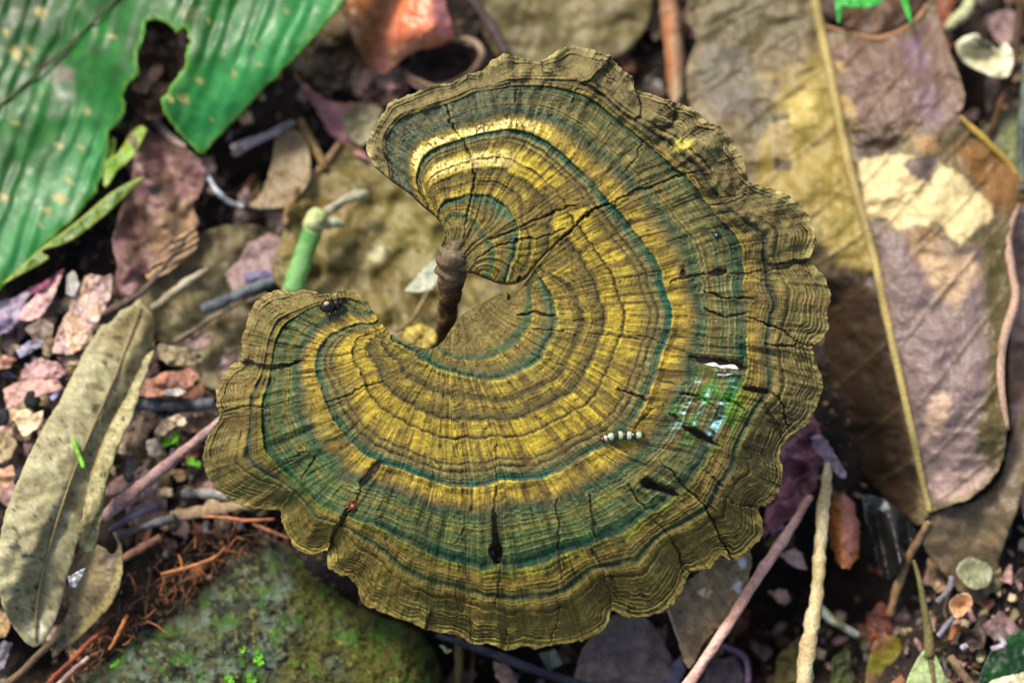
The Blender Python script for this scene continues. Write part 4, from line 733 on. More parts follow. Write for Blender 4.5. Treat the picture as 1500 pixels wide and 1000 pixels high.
twig('twig', 'dark brown twig arching beside the cream husk', 'twig', [(1496,-30),(1492,40),(1480,110),(1462,160),(1450,200)], [.008,.010,.010,.008,.006], [7,8,7,6,4], (88,60,36), (60,40,26))
twig('twig', 'grey green upright twig at the olive leaf sliver', 'twig', [(1506,80),(1500,150),(1496,210),(1498,280)], [.010,.011,.010,.008], [7,8,8,6], (96,108,98), (70,78,72))
twig('seed_pod', 'pale green pod lying above the cream husk', 'pod', [(1386,44),(1400,30),(1416,14),(1424,-8)], [.008,.009,.009,.008], [6,11,11,6], (176,178,134), (150,152,104))
twig('stick', 'tan brown stick tip beneath the end of the big midrib', 'stick', [(1360,764),(1348,786),(1330,818),(1314,862),(1304,900)], [.006,.004,.002,-.003,-.008], [4,6,7,7,6], (150,120,84), (110,84,58))
twig('stick', 'dark grey barky stick left of the fungus', 'stick', [(196,592),(230,592),(268,594),(312,590)], [.008,.009,.009,.008], [9,11,11,9], (92,94,100), (66,66,70))
twig('stick', 'pale grey chip of wood near the lower left lobe', 'stick', [(268,722),(300,722),(336,728),(352,732)], [.006,.007,.007,.006], [7,9,9,6], (146,144,136), (104,100,96))
twig('stick', 'flat tan stick under the lower left lobe', 'stick', [(250,754),(290,750),(330,744),(372,736)], [.007,.008,.008,.008], [8,10,9,8], (144,122,92), (116,96,70), flat=.5)
twig('stick', 'slim grey stick with rounded end near the root tangle', 'stick', [(168,786),(196,776),(226,766),(256,758)], [.006,.007,.008,.009], [4,6,7,8], (112,110,108), (84,80,80))
twig('stick', 'reddish brown split stick above the root tangle', 'stick', [(180,818),(206,802),(236,786)], [.005,.006,.006], [5,7,6], (156,110,86), (120,84,64))
twig('twig', 'violet glinting twig by the pinkish stick', 'twig', [(160,776),(184,762),(208,748),(230,740)], [.008,.009,.009,.008], [3,5,5,4], (116,106,130), (84,76,92), mat=M_SHINY)
twig('grass_bit', 'bright green grass snippet lying on the olive leaf', 'grass', [(107,643),(114,662),(123,685)], [.0215,.0215,.0212], [3,4,3.4], (142,206,60), (120,190,50), mat=M_GREEN)
twig('root', 'orange rootlet below the lower left lobe', 'root', [(296,756),(330,758),(362,762),(402,760)], [.010,.010,.010,.009], [2,3,3,2.5], (176,108,70), (140,84,54))
twig('root', 'second rust rootlet disappearing under the fungus edge', 'root', [(370,766),(392,776),(424,788)], [.004,.004,.003], [2.5,3,2], (164,104,78), (130,80,60))
twig('root', 'forked orange root on top of the root tangle', 'root', [(236,840),(262,834),(290,826),(318,814),(330,800)], [.005,.006,.007,.007,.006], [2,3,3,3,2], (170,110,64), (130,80,48))
twig('root', 'straight orange root tip over the edge of the rock', 'root', [(186,900),(176,922),(166,942),(160,950)], [.006,.007,.007,.006], [3,3.4,3,2], (186,120,62), (150,90,48))
twig('root', 'long rusty root beside the rock in the corner', 'root', [(158,918),(130,940),(108,964),(80,990),(50,1020)], [.003,.003,.003,.003,.003], [3,4,4,4,5], (150,74,46), (110,54,36))
twig('root', 'pinkish peeled root next to the rusty one', 'root', [(130,962),(108,980),(84,1004),(60,1030)], [.005,.005,.005,.005], [3,4,4,5], (186,160,144), (140,110,96))
twig('root', 'thin orange root fork pointing at the green rock', 'root', [(266,834),(266,824),(262,812)], [.006,.006,.006], [2,2.4,2], (176,112,62), (150,90,50))
twig('stick', 'short pale splinter in the dark hollow by the cream stick', 'stick', [(1200,890),(1224,910),(1256,930)], [-.006,-.006,-.008], [8,7,5], (176,180,160), (130,128,80))
twig('stick', 'dim purple twig crossing under the pinkish stick', 'twig', [(1040,940),(1070,950),(1092,964),(1096,1000)], [-.008,-.008,-.009,-.01], [4,5,5,5], (124,98,116), (90,72,84))
for k, (pts, c) in enumerate(([[(1394,844),(1390,862),(1372,882)], (144,134,142)], [[(1396,904),(1384,918),(1374,932)], (150,142,154)], [[(1398,922),(1392,938)], (170,112,60)], [[(1462,930),(1470,944),(1452,950)], (172,160,168)], [[(1408,950),(1416,944)], (168,158,170)])):
    twig('root_curl', ['lilac curled root left of the peach flake', 'lilac root bit below the peach flake', 'tiny orange splinter below the peach flake', 'bent lilac root at the dark green leaf', 'pale lilac stub near the dark green leaf'][k], 'root', pts, [.004] * len(pts), [4, 5, 4], c, tuple(int(v * .8) for v in c))
twig('stick', 'small tan stick between pale green and dark green leaves', 'stick', [(1392,962),(1408,984),(1428,1012)], [.003,.004,.004], [6,7,7], (132,110,80), (104,84,62))
leaf('leaf_fragment', 'wet black glinting leaf tip hanging below the midrib end', 'leaf', [(1262,724),(1296,730),(1340,768),(1330,810),(1304,848),(1288,830),(1280,790),(1268,760)], lambda x, y: .002 + .004 * np.sin((x - .2 * y) / 7) * sst(730, 790, y), (40,42,40), (30,30,28), mat=M_SHINY, seed=3)

# green stem stub with its pale knob and side shoot
gs = empty('cut_plant', (0, 0, 0)); tag(gs, 'cut bright green plant stem with pale knob beside the left lobe', 'plant')
link('stalk', tube_mesh('stalk', pxline([(430,424),(438,396),(448,366),(458,336)], [.010,.012,.014,.016]), np.array([19,17,16,16]) * MPP, (140,196,120), (104,166,84), seg=14, noise=.10, seed=2), M_GREEN, gs)
link('cut_end', tube_mesh('cut_end', pxline([(428,432),(430,424)], [.009,.010], 2), np.array([15,19]) * MPP, (206,190,150), (190,180,140), seg=14, noise=.05), M_WOOD, gs)
link('knob', tube_mesh('knob', pxline([(457,340),(460,328),(464,318),(468,310)], [.015,.0165,.017,.0165]), np.array([15,19,18,9]) * MPP, (170,182,120), (200,196,160), seg=14, noise=.15), M_WOOD, gs)
link('side_shoot', tube_mesh('side_shoot', pxline([(470,316),(488,304),(506,292),(524,286),(538,284)], [.015,.014,.014,.014,.013]), np.array([9,8,8,9,7]) * MPP, (150,146,120), (186,190,164), seg=10, noise=.3), M_WOOD, gs)
link('bud', tube_mesh('bud', pxline([(476,330),(490,326),(504,330)], [.014,.014,.013]), np.array([8,9,4]) * MPP, (166,180,146), (140,150,110), seg=10), M_WOOD, gs)
recenter(gs, px2w(440, 400, .008))
wf = leaf('leaf_fragment', 'white pointed flake with thin stalk beside the fungus stem', 'leaf', [(592,426),(606,412),(618,396),(640,380),(652,384),(648,402),(632,424),(612,428)], flat(.012, 0, 0), (190,196,176), (166,172,150), seed=3, parts=[('leaf_stalk', [(628,426),(616,448),(602,470),(578,486)], [4,4,3], (140,120,80))])
leaf('leaf_fragment', 'yellowish crumbly leaf bit at the base of the fungus stem', 'leaf', [(586,486),(610,474),(640,486),(640,512),(606,510)], flat(.012, 0, 0), (170,154,74), (120,100,50), seed=2, wav=.002, wavs=14)

# named leaf fragments of the light patch at the left
FR = [('long pale tan leaf strip with yellow edge beside the dark twig', [(150,404),(166,400),(160,440),(142,478),(126,500),(110,520),(76,516),(86,480),(110,432),(126,402)], (186,152,122), (166,138,130), .014),
      ('cream white flake next to the black stone', [(18,612),(30,600),(42,598),(50,604),(64,600),(60,622),(48,632),(36,640),(28,628)], (226,202,162), (208,182,144), .013),
      ('lilac leaf piece just below the green leaf edge', [(-20,446),(20,436),(46,424),(36,448),(26,474),(0,490),(-20,496)], (176,162,180), (148,132,150), .010),
      ('pinkish white leaf piece below the green leaf edge', [(36,448),(60,424),(92,400),(80,432),(64,462),(46,470),(24,468)], (222,182,170), (196,150,150), .0115),
      ('small grey white chip above the tan leaf strip', [(96,404),(108,396),(116,412),(110,436),(98,430)], (186,184,172), (150,146,138), .014),
      ('magenta tinted scrap under the green leaf edge', [(40,424),(70,408),(96,392),(92,402),(66,422),(44,432)], (170,84,110), (130,70,90), .012),
      ('brownish curled scrap on the lilac grey litter', [(36,480),(58,466),(80,474),(76,490),(50,500)], (142,124,108), (116,100,86), .013),
      ('blue grey slip in the pale litter', [(22,512),(50,496),(68,498),(54,512),(30,526)], (150,146,164), (126,120,132), .0135),
      ('tan brown slip touching the long olive leaf', [(84,522),(112,506),(134,512),(126,534),(96,536)], (160,130,104), (136,108,84), .0135),
      ('pink mottled leaf piece left of the long olive leaf', [(32,540),(60,524),(96,536),(100,552),(64,556),(30,556)], (186,146,140), (160,124,118), .012),
      ('second pink mottled piece above the cream flake', [(4,570),(40,554),(84,556),(94,570),(60,578),(30,590),(10,600)], (190,150,136), (166,130,116), .0125),
      ('lilac sliver leaning on the long olive leaf', [(72,580),(90,564),(84,580),(76,586)], (150,140,186), (128,116,160), .014),
      ('orange brown scrap at the picture border near dark purple shade', [(-20,526),(10,520),(24,528),(10,540),(-20,548)], (156,104,76), (120,80,60), .012),
      ('peach scrap lying below the cream flake', [(-10,690),(16,680),(24,698),(10,716),(-10,712)], (200,160,124), (176,138,104), .012),
      ('olive tan scrap beside the cream flake', [(-10,636),(12,630),(24,650),(12,676),(-10,680)], (150,132,96), (128,112,82), .011),
      ('pinkish brown curled bark strip right of the olive leaf', [(202,560),(240,546),(280,540),(296,548),(280,566),(236,580),(206,580)], (168,116,90), (136,94,76), .012),
      ('pale grey slip above the dark barky stick', [(238,572),(262,568),(276,574),(256,582),(242,580)], (186,176,166), (160,150,140), .013),
      ('beige angular flake above the moss tuft', [(224,636),(236,616),(260,610),(272,612),(250,628),(240,638)], (184,164,136), (160,140,112), .012),
      ('small beige flake beside the pinkish stick', [(246,612),(262,606),(276,618),(266,624)], (190,176,148), (170,150,124), .013),
      ('greyish flake left of the moss tuft', [(214,646),(228,642),(240,664),(226,670),(216,664)], (164,158,142), (140,132,116), .010),
      ('rosy leaf scrap below the moss tuft', [(196,690),(214,682),(234,700),(228,722),(206,726)], (150,126,120), (126,104,98), .008),
      ('tan leaf sliver left of the fungus lobe', [(232,502),(262,508),(300,522),(286,536),(250,536),(234,526)], (150,136,104), (128,112,84), .012),
      ('pinkish leaf scrap by the thin twig', [(270,500),(290,486),(312,488),(306,506),(284,512)], (150,126,118), (126,104,96), .006),
      ('brown scrap under the dark barky stick', [(240,618),(300,606),(322,612),(312,640),(270,630)], (140,104,80), (110,84,66), .004),
      ('white pointed pebble flake between two olive leaves', [(98,846),(108,838),(125,832),(120,846),(112,858),(104,860)], (200,202,200), (166,168,166), .016),
      ('yellow tan scrap with dark spot in the lower left corner', [(-14,900),(10,894),(16,914),(10,932),(-14,936)], (166,136,80), (136,110,70), .004),
      ('grey leaf edge in the dark corner below the olive leaf', [(-14,950),(8,936),(18,944),(6,976),(-14,992)], (110,104,112), (86,82,90), .004),
      ('pale pink triangle flake between the two long sticks', [(1140,812),(1164,800),(1176,812),(1184,834),(1162,828)], (190,158,150), (160,130,120), -.004),
      ('tan flake in the hollow between the sticks', [(1126,866),(1150,862),(1160,880),(1148,886)], (160,130,112), (130,104,90), -.010),
      ('white speck leaf tip under the bottom rim', [(644,946),(652,946),(664,954),(656,956)], (196,200,140), (170,176,110), .001),
      ('pinkish scrap below the bottom rim', [(722,968),(744,972),(760,1000),(740,1006),(726,990)], (164,128,112), (120,96,86), -.006),
      ('grey green scrap under the lowest lobe', [(790,958),(812,950),(826,970),(806,984)], (116,122,104), (96,100,84), -.005),
      ('violet leaf edge at the bottom by the tan leaf tip', [(968,1010),(984,972),(1000,958),(1004,980),(990,1020)], (104,92,112), (80,70,86), -.006),
      ('olive mustard leaf in the hollow right of the pinkish stick', [(1130,1020),(1140,960),(1170,930),(1190,950),(1180,1020)], (96,88,30), (76,66,24), -.012),
      ('violet crumpled leaf in the hollow at the bottom', [(1010,1030),(1040,970),(1076,960),(1090,990),(1080,1040)], (104,90,90), (76,64,66), -.012),
      ('dark green slip at the bottom behind the cream stick', [(1214,1020),(1222,960),(1244,950),(1252,990),(1240,1030)], (70,78,30), (50,56,22), -.010),
      ('lilac scrap tucked under the lower right rim', [(1116,760),(1140,752),(1150,772),(1130,784)], (140,116,146), (110,90,116), .000),
      ('dark red brown leaf in the deep gap right of the cream stick', [(1268,900),(1290,880),(1310,900),(1300,950),(1276,960)], (110,56,28), (80,40,24), -.010)]
for k, (lb, pl, c1, c2, z) in enumerate(FR):
    leaf('leaf_fragment', lb, 'leaf', pl, flat(z, .00002 * math.sin(k * 2.1), .00002 * math.cos(k * 1.7), *np.mean(pl, 0)), c1, c2, seed=k % 8, wav=.0016, wavs=18, mott=16, spots=.02 if k % 3 == 0 else 0, mat=M_SHINY if k % 4 == 0 else M_LEAF, step=1.8, ragged=2.2)

# grass blades at the top
gp = empty('grass_tuft', (0, 0, 0)); tag(gp, 'bright green grass tuft over the big brown leaf', 'grass')
for k, pl in enumerate(([(1218,-40),(1242,-40),(1236,4),(1229,34),(1224,10)], [(1312,-40),(1326,-40),(1331,4),(1336,37),(1326,18),(1319,-4)], [(1222,-40),(1300,-40),(1294,-4),(1284,8),(1258,11),(1232,5)])):
    link('blade', field_leaf(pl, flat(.022), (70,196,70), (50,176,60), seed=k, step=2), M_GREEN, gp)
recenter(gp, px2w(1270, -20, .015))

# stones
def pebble(label, cx, cy, a, b, z, c1, mat, seed):
    n, m_ = 14, 9; V = []; 
    for i in range(m_ + 1):
        th = math.pi * i / m_
        for k in range(n):
            ph = 2 * math.pi * k / n; d = np.array((math.sin(th) * math.cos(ph), math.sin(th) * math.sin(ph), math.cos(th)))
            r = 1 + .9 * (float(fbm(d[0] * 1.6 + seed, d[1] * 1.6 + d[2], seed, 3)) - .5); V.append(d * r * np.array((a, b, min(a, b) * .8)) * MPP)
    F = [(i * n + k, (i + 1) * n + k, (i + 1) * n + (k + 1) % n, i * n + (k + 1) % n) for i in range(m_) for k in range(n)]
    V = np.array(V); C = lin(c1) * ALB * (.6 + .8 * fbm(V[:, 0] * 900, V[:, 1] * 900, seed, 3))[:, None]
    o = link('pebble', mesh_np('pebble', V, [np.array(F)], C), mat); o.location = px2w(cx, cy, z).tolist(); tag(o, label, 'stone')
pebble('black shiny pebble next to the cream flake', 48, 586, 13, 15, .012, (34, 36, 36), M_STONE, 2)
pebble('dark pebble at the edge beside the pink litter', 4, 610, 10, 16, .010, (40, 42, 44), M_STONE, 3)
pebble('dark slate chip between olive leaf and pinkish stick', 190, 690, 9, 20, .008, (52, 58, 60), M_STONE, 4)

# ------------------------------------------------------------------ scattered small litter
rs = np.random.RandomState(21)
BIG = [np.array(p) for p in USED if (p.max(0) - p.min(0)).prod() > 2500] + [RKp]
def free(x, y, n=len(BIG)):
    for p in BIG:
        if p[:, 0].min() < x < p[:, 0].max() and p[:, 1].min() < y < p[:, 1].max() and inpoly(np.array([x]), np.array([y]), p)[0]: return False
    return True
KIND = [('pinkish', (176,138,128), (146,110,102), 1.0), ('tan', (164,138,100), (132,108,78), 1.2), ('dark brown', (92,70,54), (66,50,40), 1.6), ('lilac grey', (140,132,138), (106,98,104), .8), ('cream', (206,188,152), (178,156,120), .7), ('olive', (120,110,70), (92,84,54), 1.1), ('rust', (150,92,56), (114,68,44), .6)]
protos = []
for kn, c1, c2, wt in KIND:
    L = []
    for q in range(4):
        n = rs.randint(5, 8); a0 = np.sort(rs.uniform(0, 2 * math.pi, n) * .35 + np.linspace(0, 2 * math.pi, n, endpoint=False)); r = rs.uniform(.6, 1.25, n)
        el = rs.uniform(.45, .9); poly = np.stack([np.cos(a0) * r * 12, np.sin(a0) * r * 12 * el], 1)
        P = torn(poly, 1.2, q); st = 1.9; gxx = np.arange(P[:, 0].min() - 2, P[:, 0].max() + 4, st); gyy = np.arange(P[:, 1].min() - 2, P[:, 1].max() + 4, st)
        Xp, Yp = np.meshgrid(gxx, gyy); inc_ = inpoly((Xp[:-1, :-1] + Xp[1:, 1:]) / 2, (Yp[:-1, :-1] + Yp[1:, 1:]) / 2, P); Qp, Bp = grid_faces(inc_)
        xf, yf = Xp.ravel().copy(), Yp.ravel().copy(); bv = np.unique(Bp); d, _, _, qx, qy = segdist(xf[bv], yf[bv], P, True, True); ok = d < st * 1.3
        xf[bv] = np.where(ok, qx, xf[bv]); yf[bv] = np.where(ok, qy, yf[bv])
        cv = rs.uniform(-1, 1); zz = cv * .00004 * (xf * .8 + yf * .5) ** 2 * .12 + .0009 * (fbm(xf / 8 + q, yf / 8, q, 3) - .5)
        Cp = mix(np.broadcast_to(lin(c1) * ALB, xf.shape + (3,)), lin(c2) * ALB, sst(.38, .62, fbm(xf / 6 + q * 9, yf / 6, q, 3))) * (.65 + .7 * fbm(xf / 2.5, yf / 2.5, q + 2, 2))[:, None]
        V = np.stack([xf * MPP, -yf * MPP, zz], 1)
        me = shell(V, Qp, Bp, .0002, Cp, lin(c2) * .6, 'leaf_scrap'); me.materials.append(M_LEAF if q % 3 else M_SHINY); L.append(me)
    protos.append(L)
LMK = [('the big green leaf', 120,240), ('the purplish crumpled leaf', 240,290), ('the cream flake', 40,620), ('the long olive leaf', 110,560), ('the tan leaf strip', 115,460), ('the pinkish stick on the left', 230,690), ('the dark barky stick', 255,592), ('the upper left rim', 520,190), ('the orange leaf', 590,40), ('the cut green plant', 450,370), ('the fungus stem', 630,450), ('the left lobe', 330,500), ('the lower left lobe', 350,740), ('the mossy rock', 350,860), ('the root tangle', 230,850), ('the folded olive leaf', 140,860), ('the slate twig', 760,980), ('the tan leaf tip', 1030,900), ('the pinkish stick with orange tip', 1110,850), ('the cream tan stick', 1205,850), ('the wet black leaf tip', 1300,800), ('the brown leaf sheet', 1410,800), ('the round grey green disc', 1427,850), ('the dark green leaf corner', 1470,960), ('the pale green leaf', 1355,980), ('the cream husk', 1440,80), ('the grass tuft', 1270,10), ('the right rim', 1200,600), ('the dark gap by the lilac strip', 370,240), ('the lowest lobes', 900,950), ('the buried grey brown leaf', 300,450), ('the rolled tan leaf', 985,60)]
def near_what(x, y):
    if not (-20 < x < 1520 and -20 < y < 1020): return 'on bare soil well away from the fungus'
    return 'near ' + min(LMK, key=lambda q: (q[1] - x) ** 2 + (q[2] - y) ** 2)[0]
wts = np.array([k[3] for k in KIND]); wts /= wts.sum()
DENSE = [(0,200,430,720,110), (180,330,500,780,95), (1240,1420,700,1000,40), (180,420,140,480,60), (1360,1490,820,1000,34), (1010,1330,660,1000,34), (400,620,60,240,22), (300,460,170,340,18), (330,470,740,800,16), (-120,1620,-80,1080,110), (640,1000,930,1000,14), (1380,1500,0,200,18), (150,330,760,900,22), (540,660,280,520,20)]
cnt = 0
for x0, x1, y0, y1, nn in DENSE:
    for _ in range(nn):
        x, y = rs.uniform(x0, x1), rs.uniform(y0, y1); k = rs.choice(len(KIND), p=wts)
        if x < 220 and 400 < y < 700 and rs.rand() < .6: k = [0, 3, 4, 1][rs.randint(4)]
        if cnt >= 296 or not free(x, y): continue
        me = protos[k][rs.randint(4)]; o = link('leaf_scrap', me)
        z = gz(x, y) + .0012 + rs.uniform(0, .0022) + (.008 * sst(230, 120, x) * sst(420, 470, y) * sst(740, 660, y))
        o.location = px2w(x, y, float(z)).tolist(); sc = rs.uniform(.55, 1.5); o.scale = (sc, sc, sc)
        o.rotation_euler = (rs.normal(0, .25), rs.normal(0, .25), rs.uniform(0, 6.28))
        tag(o, '%s torn %s leaf scrap %s' % ('tiny' if sc < .85 else 'small' if sc < 1.2 else 'bigger', KIND[k][0], near_what(x, y)), 'leaf', '%s leaf scraps strewn over the soil' % KIND[k][0]); cnt += 1
# torn leaf pieces of middle size, matted over one another
MP = [('brown', (112,88,66), (86,66,50)), ('mauve brown', (128,102,98), (98,78,74)), ('tan', (146,122,88), (116,94,66)), ('dark', (74,58,46), (54,42,34)), ('olive', (108,98,62), (84,74,48)), ('rusty', (136,88,58), (100,64,44)), ('pale pink', (190,156,144), (160,126,118)), ('pale tan', (186,160,126), (156,130,98))]
AREA = [(-60,210,420,740,36), (180,340,480,790,26), (290,560,60,340,14), (1000,1340,680,1020,24), (1330,1540,820,1020,12), (600,1000,930,1020,10), (1380,1540,-20,220,10), (180,420,740,900,6), (430,700,-40,140,8), (-60,120,900,1020,6), (900,1020,-30,150,6)]
for x0, x1, y0, y1, nn in AREA:
    for _ in range(nn):
        x, y = rs.uniform(x0, x1), rs.uniform(y0, y1); q = rs.randint(6); R_ = rs.uniform(16, 40); n = rs.randint(6, 10)
        if x < 220 and 400 < y < 740: q = [1, 2, 6, 7][rs.randint(4)]
        a0 = np.linspace(0, 2 * math.pi, n, endpoint=False) + rs.uniform(-.3, .3, n); r = R_ * rs.uniform(.55, 1.15, n); th = rs.uniform(0, 6.28); el = rs.uniform(.4, .85)
        px_, py_ = np.cos(a0) * r, np.sin(a0) * r * el; pl = np.stack([x + px_ * math.cos(th) - py_ * math.sin(th), y + px_ * math.sin(th) + py_ * math.cos(th)], 1)
        z = gz(x, y) + .0016 + rs.uniform(0, .002) + (.005 * sst(230, 120, x) * sst(420, 470, y) * sst(740, 660, y)); tx, ty = rs.normal(0, .00002, 2)
        nb = len(USED); leaf('leaf_fragment', '%s torn %s leaf piece %s' % ('narrow' if el < .55 else 'broad' if R_ > 28 else 'squat', MP[q][0], near_what(x, y)), 'leaf', pl.tolist(), flat(float(z), tx, ty, x, y), MP[q][1], MP[q][2], group='%s torn leaf pieces in the litter' % MP[q][0], seed=rs.randint(8), ragged=2.4, step=2.6, wav=.002, wavs=22, mott=14, mat=M_LEAF if rs.rand() < .7 else M_SHINY); del USED[nb:]
# loose twiglets
for k in range(95):
    x0, x1, y0, y1, _ = DENSE[rs.randint(len(DENSE))]; x, y = rs.uniform(x0, x1), rs.uniform(y0, y1)
    if not free(x, y): continue
    a = rs.uniform(0, 6.28); L = rs.uniform(8, 28); z = gz(x, y) + .0015 + (.008 * sst(230, 120, x) * sst(420, 470, y) * sst(740, 660, y)); b = rs.normal(0, .3)
    pts = [(x - math.cos(a) * L, y - math.sin(a) * L), (x + 3 * rs.normal(), y + 3 * rs.normal()), (x + math.cos(a + b) * L, y + math.sin(a + b) * L)]
    c = [((110,88,66),(76,60,46),'brown'), ((150,132,108),(116,98,78),'tan'), ((120,112,112),(86,80,80),'grey'), ((70,54,44),(46,36,30),'dark')][rs.randint(4)]
    twig('twig_scrap', '%s thin %s twig scrap %s' % ('very short' if L < 14 else 'short' if L < 21 else 'longer', c[2], near_what(x, y)), 'twig', pts, [z, z + rs.uniform(0, .002), z], [rs.uniform(1.2, 3), rs.uniform(1.5, 3.6), rs.uniform(1, 2.6)], c[0], c[1], group='%s twig scraps in the litter' % c[2])
# fine crumbs
ox, oy = rs.uniform(-1500, 3000, 16000), rs.uniform(-1300, 2100, 16000); ko = ~((ox > -60) & (ox < 1560) & (oy > -60) & (oy < 1060)); ox, oy = ox[ko], oy[ko]
cx = np.concatenate([rs.uniform(-300, 1800, 26000), ox]); cy = np.concatenate([rs.uniform(-220, 1180, 26000), oy]); nC = len(cx); big_ = np.arange(nC) >= 26000
w0 = px2w(cx, cy, 0.0); zs = soil_z(w0[:, 0], w0[:, 1], cx, cy, ~big_) + rs.uniform(0, .0012, nC) * np.where(big_, 2, 1); ctr = px2w(cx, cy, zs)
a = rs.uniform(0, 6.28, nC); r = np.exp(rs.normal(math.log(2.8), .5, nC)) * MPP * np.where(big_, 5.0, 1); el = rs.uniform(.25, .9, nC)
u1 = np.stack([np.cos(a), np.sin(a), rs.normal(0, .35, nC) * np.where(big_, .4, 1)], 1); u2 = np.stack([-np.sin(a), np.cos(a), rs.normal(0, .35, nC)], 1)
ks = [(-1, -.7), (.2, -1), (1, -.3), (.7, .8), (-.6, .9)]
V = np.stack([ctr + u1 * (r * (k[0] + rs.normal(0, .2, nC)))[:, None] + u2 * (r * el * (k[1] + rs.normal(0, .2, nC)))[:, None] for k in ks] + [ctr + np.array((0, 0, 1)) * (r * np.where(big_, .12, .5))[:, None]], 1).reshape(-1, 3)
b0 = np.arange(nC)[:, None] * 6; F = np.concatenate([np.stack([b0[:, 0] + i, b0[:, 0] + (i + 1) % 5, b0[:, 0] + 5], 1) for i in range(5)])
pal = np.array([lin(k[1]) for k in KIND] + [lin(k[2]) for k in KIND] + [lin((72,56,44))] * 8 + [lin((98,78,58))] * 8); C = pal[rs.randint(len(pal), size=nC)] * ALB * rs.uniform(.5, 1.1, (nC, 1))
cr = link('leaf_litter', mesh_np('leaf_litter', V, [F], np.repeat(C, 6, 0), smooth=False), M_LEAF); tag(cr, 'fine brown crumbs of rotten leaf covering the soil', 'leaf litter', kind='stuff')
# tangle of rootlets at the edge of the rock
RT = np.array([(60,1010),(110,958),(160,910),(196,868),(232,816),(300,776),(352,772),(400,790),(330,838),(300,870),(240,905),(196,930),(150,968),(110,1020)], float)
Vs, Fs, Cs2 = [], [], []; off = 0; k = 0
while k < 300:
    x, y = rs.uniform(60, 400), rs.uniform(770, 1020)
    if not inpoly(np.array([x]), np.array([y]), RT)[0]: continue
    k += 1; a = rs.normal(-.7, .9); L = rs.uniform(10, 38); pts = [(x, y)]; h = a
    for i in range(4): h += rs.normal(0, .45); pts.append((pts[-1][0] + math.cos(h) * L / 4, pts[-1][1] + math.sin(h) * L / 4))
    z = float(np.clip(max(gz(x, y), -.004), -.004, .01)) + rs.uniform(0, .009); w = pxline(pts, [z, z + rs.normal(0, .0012), z + rs.normal(0, .0015)], 2)
    Vt, Ft, Et = tube(w, np.array([rs.uniform(.5, 1.3), rs.uniform(.6, 1.5), .4]) * MPP, 5, .1, k % 8)
    c = lin([(120,84,56),(84,62,46),(66,48,36),(160,98,56),(100,84,60)][rs.randint(5)]) * ALB
    Vs.append(Vt); Fs.append(np.concatenate([Ft[:, [0, 1, 2]], Ft[:, [0, 2, 3]], Et]) + off); Cs2.append(np.broadcast_to(c, Vt.shape)); off += len(Vt)
rt = link('root_tangle', mesh_np('root_tangle', np.concatenate(Vs), [np.concatenate(Fs)], np.concatenate(Cs2)), M_WOOD); tag(rt, 'tangle of fine brown rootlets along the edge of the mossy rock', 'roots', kind='stuff')
# moss fuzz on the rock
nM = 9000; mx_ = rs.uniform(100, 640, nM); my_ = rs.uniform(790, 1060, nM)
keep = inpoly(mx_, my_, RKp) & (fbm(mx_ / 30, my_ / 30, 5, 3) + .25 * sst(300, 560, mx_) > .56); mx_, my_ = mx_[keep], my_[keep]; nM = len(mx_)
ctr = px2w(mx_, my_, rock_z(mx_, my_)); a = rs.uniform(0, 6.28, nM); r = rs.uniform(1.2, 3.4, nM) * MPP
d1 = np.stack([np.cos(a), np.sin(a), rs.uniform(.2, 1.4, nM)], 1); d2 = np.stack([-np.sin(a), np.cos(a), np.zeros(nM)], 1)
V = np.stack([ctr - d2 * (r * .3)[:, None], ctr + d2 * (r * .3)[:, None], ctr + d1 * r[:, None] + d2 * (r * .1)[:, None]], 1).reshape(-1, 3)
C = lin((84, 92, 26)) * ALB * rs.uniform(.4, 1.3, (nM, 1)) * np.array([1, 1, .8])
mo = link('moss', mesh_np('moss', V, [np.arange(nM * 3).reshape(-1, 3)], np.repeat(C, 3, 0), smooth=False), M_GREEN); tag(mo, 'short olive green moss growing over the dark rock', 'moss', kind='stuff')
# green seedlings
def leaflet():
    n = 5; V = []; F = []
    for i in range(n + 1):
        t = i / n; w = math.sin(min(t * 1.05 + .06, 1) * math.pi) * .32
        V += [(-w, t, .25 * t * t + .06), (0, t, .25 * t * t), (w, t, .25 * t * t + .06)]
    for i in range(n):
        for k in range(2): a = i * 3 + k; F.append((a, a + 1, a + 4, a + 3))
    V = np.array(V); C = lin((112, 190, 40)) * ALB * (.8 + .4 * RNG.rand(len(V), 1)); me = mesh_np('leaf', V, [np.array(F)], C); me.materials.append(M_GREEN); return me
LFM = leaflet()
def sprig(label, x, y, z, nl, size):
    e = empty('seedling', px2w(x, y, z)); tag(e, label, 'plant', 'tiny green seedlings'); 
    for i in range(nl):
        o = link('leaf', LFM, None, e); o.rotation_euler = (rs.uniform(-.1, .6), rs.uniform(-.2, .2), i * 6.28 / nl + rs.uniform(-.4, .4)); k = size * MPP * rs.uniform(.7, 1.2); o.scale = (k, k, k)
        o.location = (rs.normal(0, .25) * size * MPP, rs.normal(0, .25) * size * MPP, rs.uniform(0, .4) * size * MPP)
sprig('bright green seedling above the pinkish stick', 252, 646, .009, 9, 17); sprig('bright green seedling below the pinkish stick by the lobe', 282, 678, .008, 7, 13)
for lb, x, y, nl, sz in (('little green seedling with several leaves on the mossy rock', 380,962,8,12), ('two leaved green seedling on the rock near the roots', 170,972,5,10), ('green seedling at the lower border on the rock', 336,996,6,11), ('small green seedling beside the leafy one on the rock', 356,952,4,8), ('yellowish green seedling at the lower border beside another', 370,998,6,11)):
    sprig(lb, x, y, float(rock_z(np.float64(x), np.float64(y))), nl, sz)
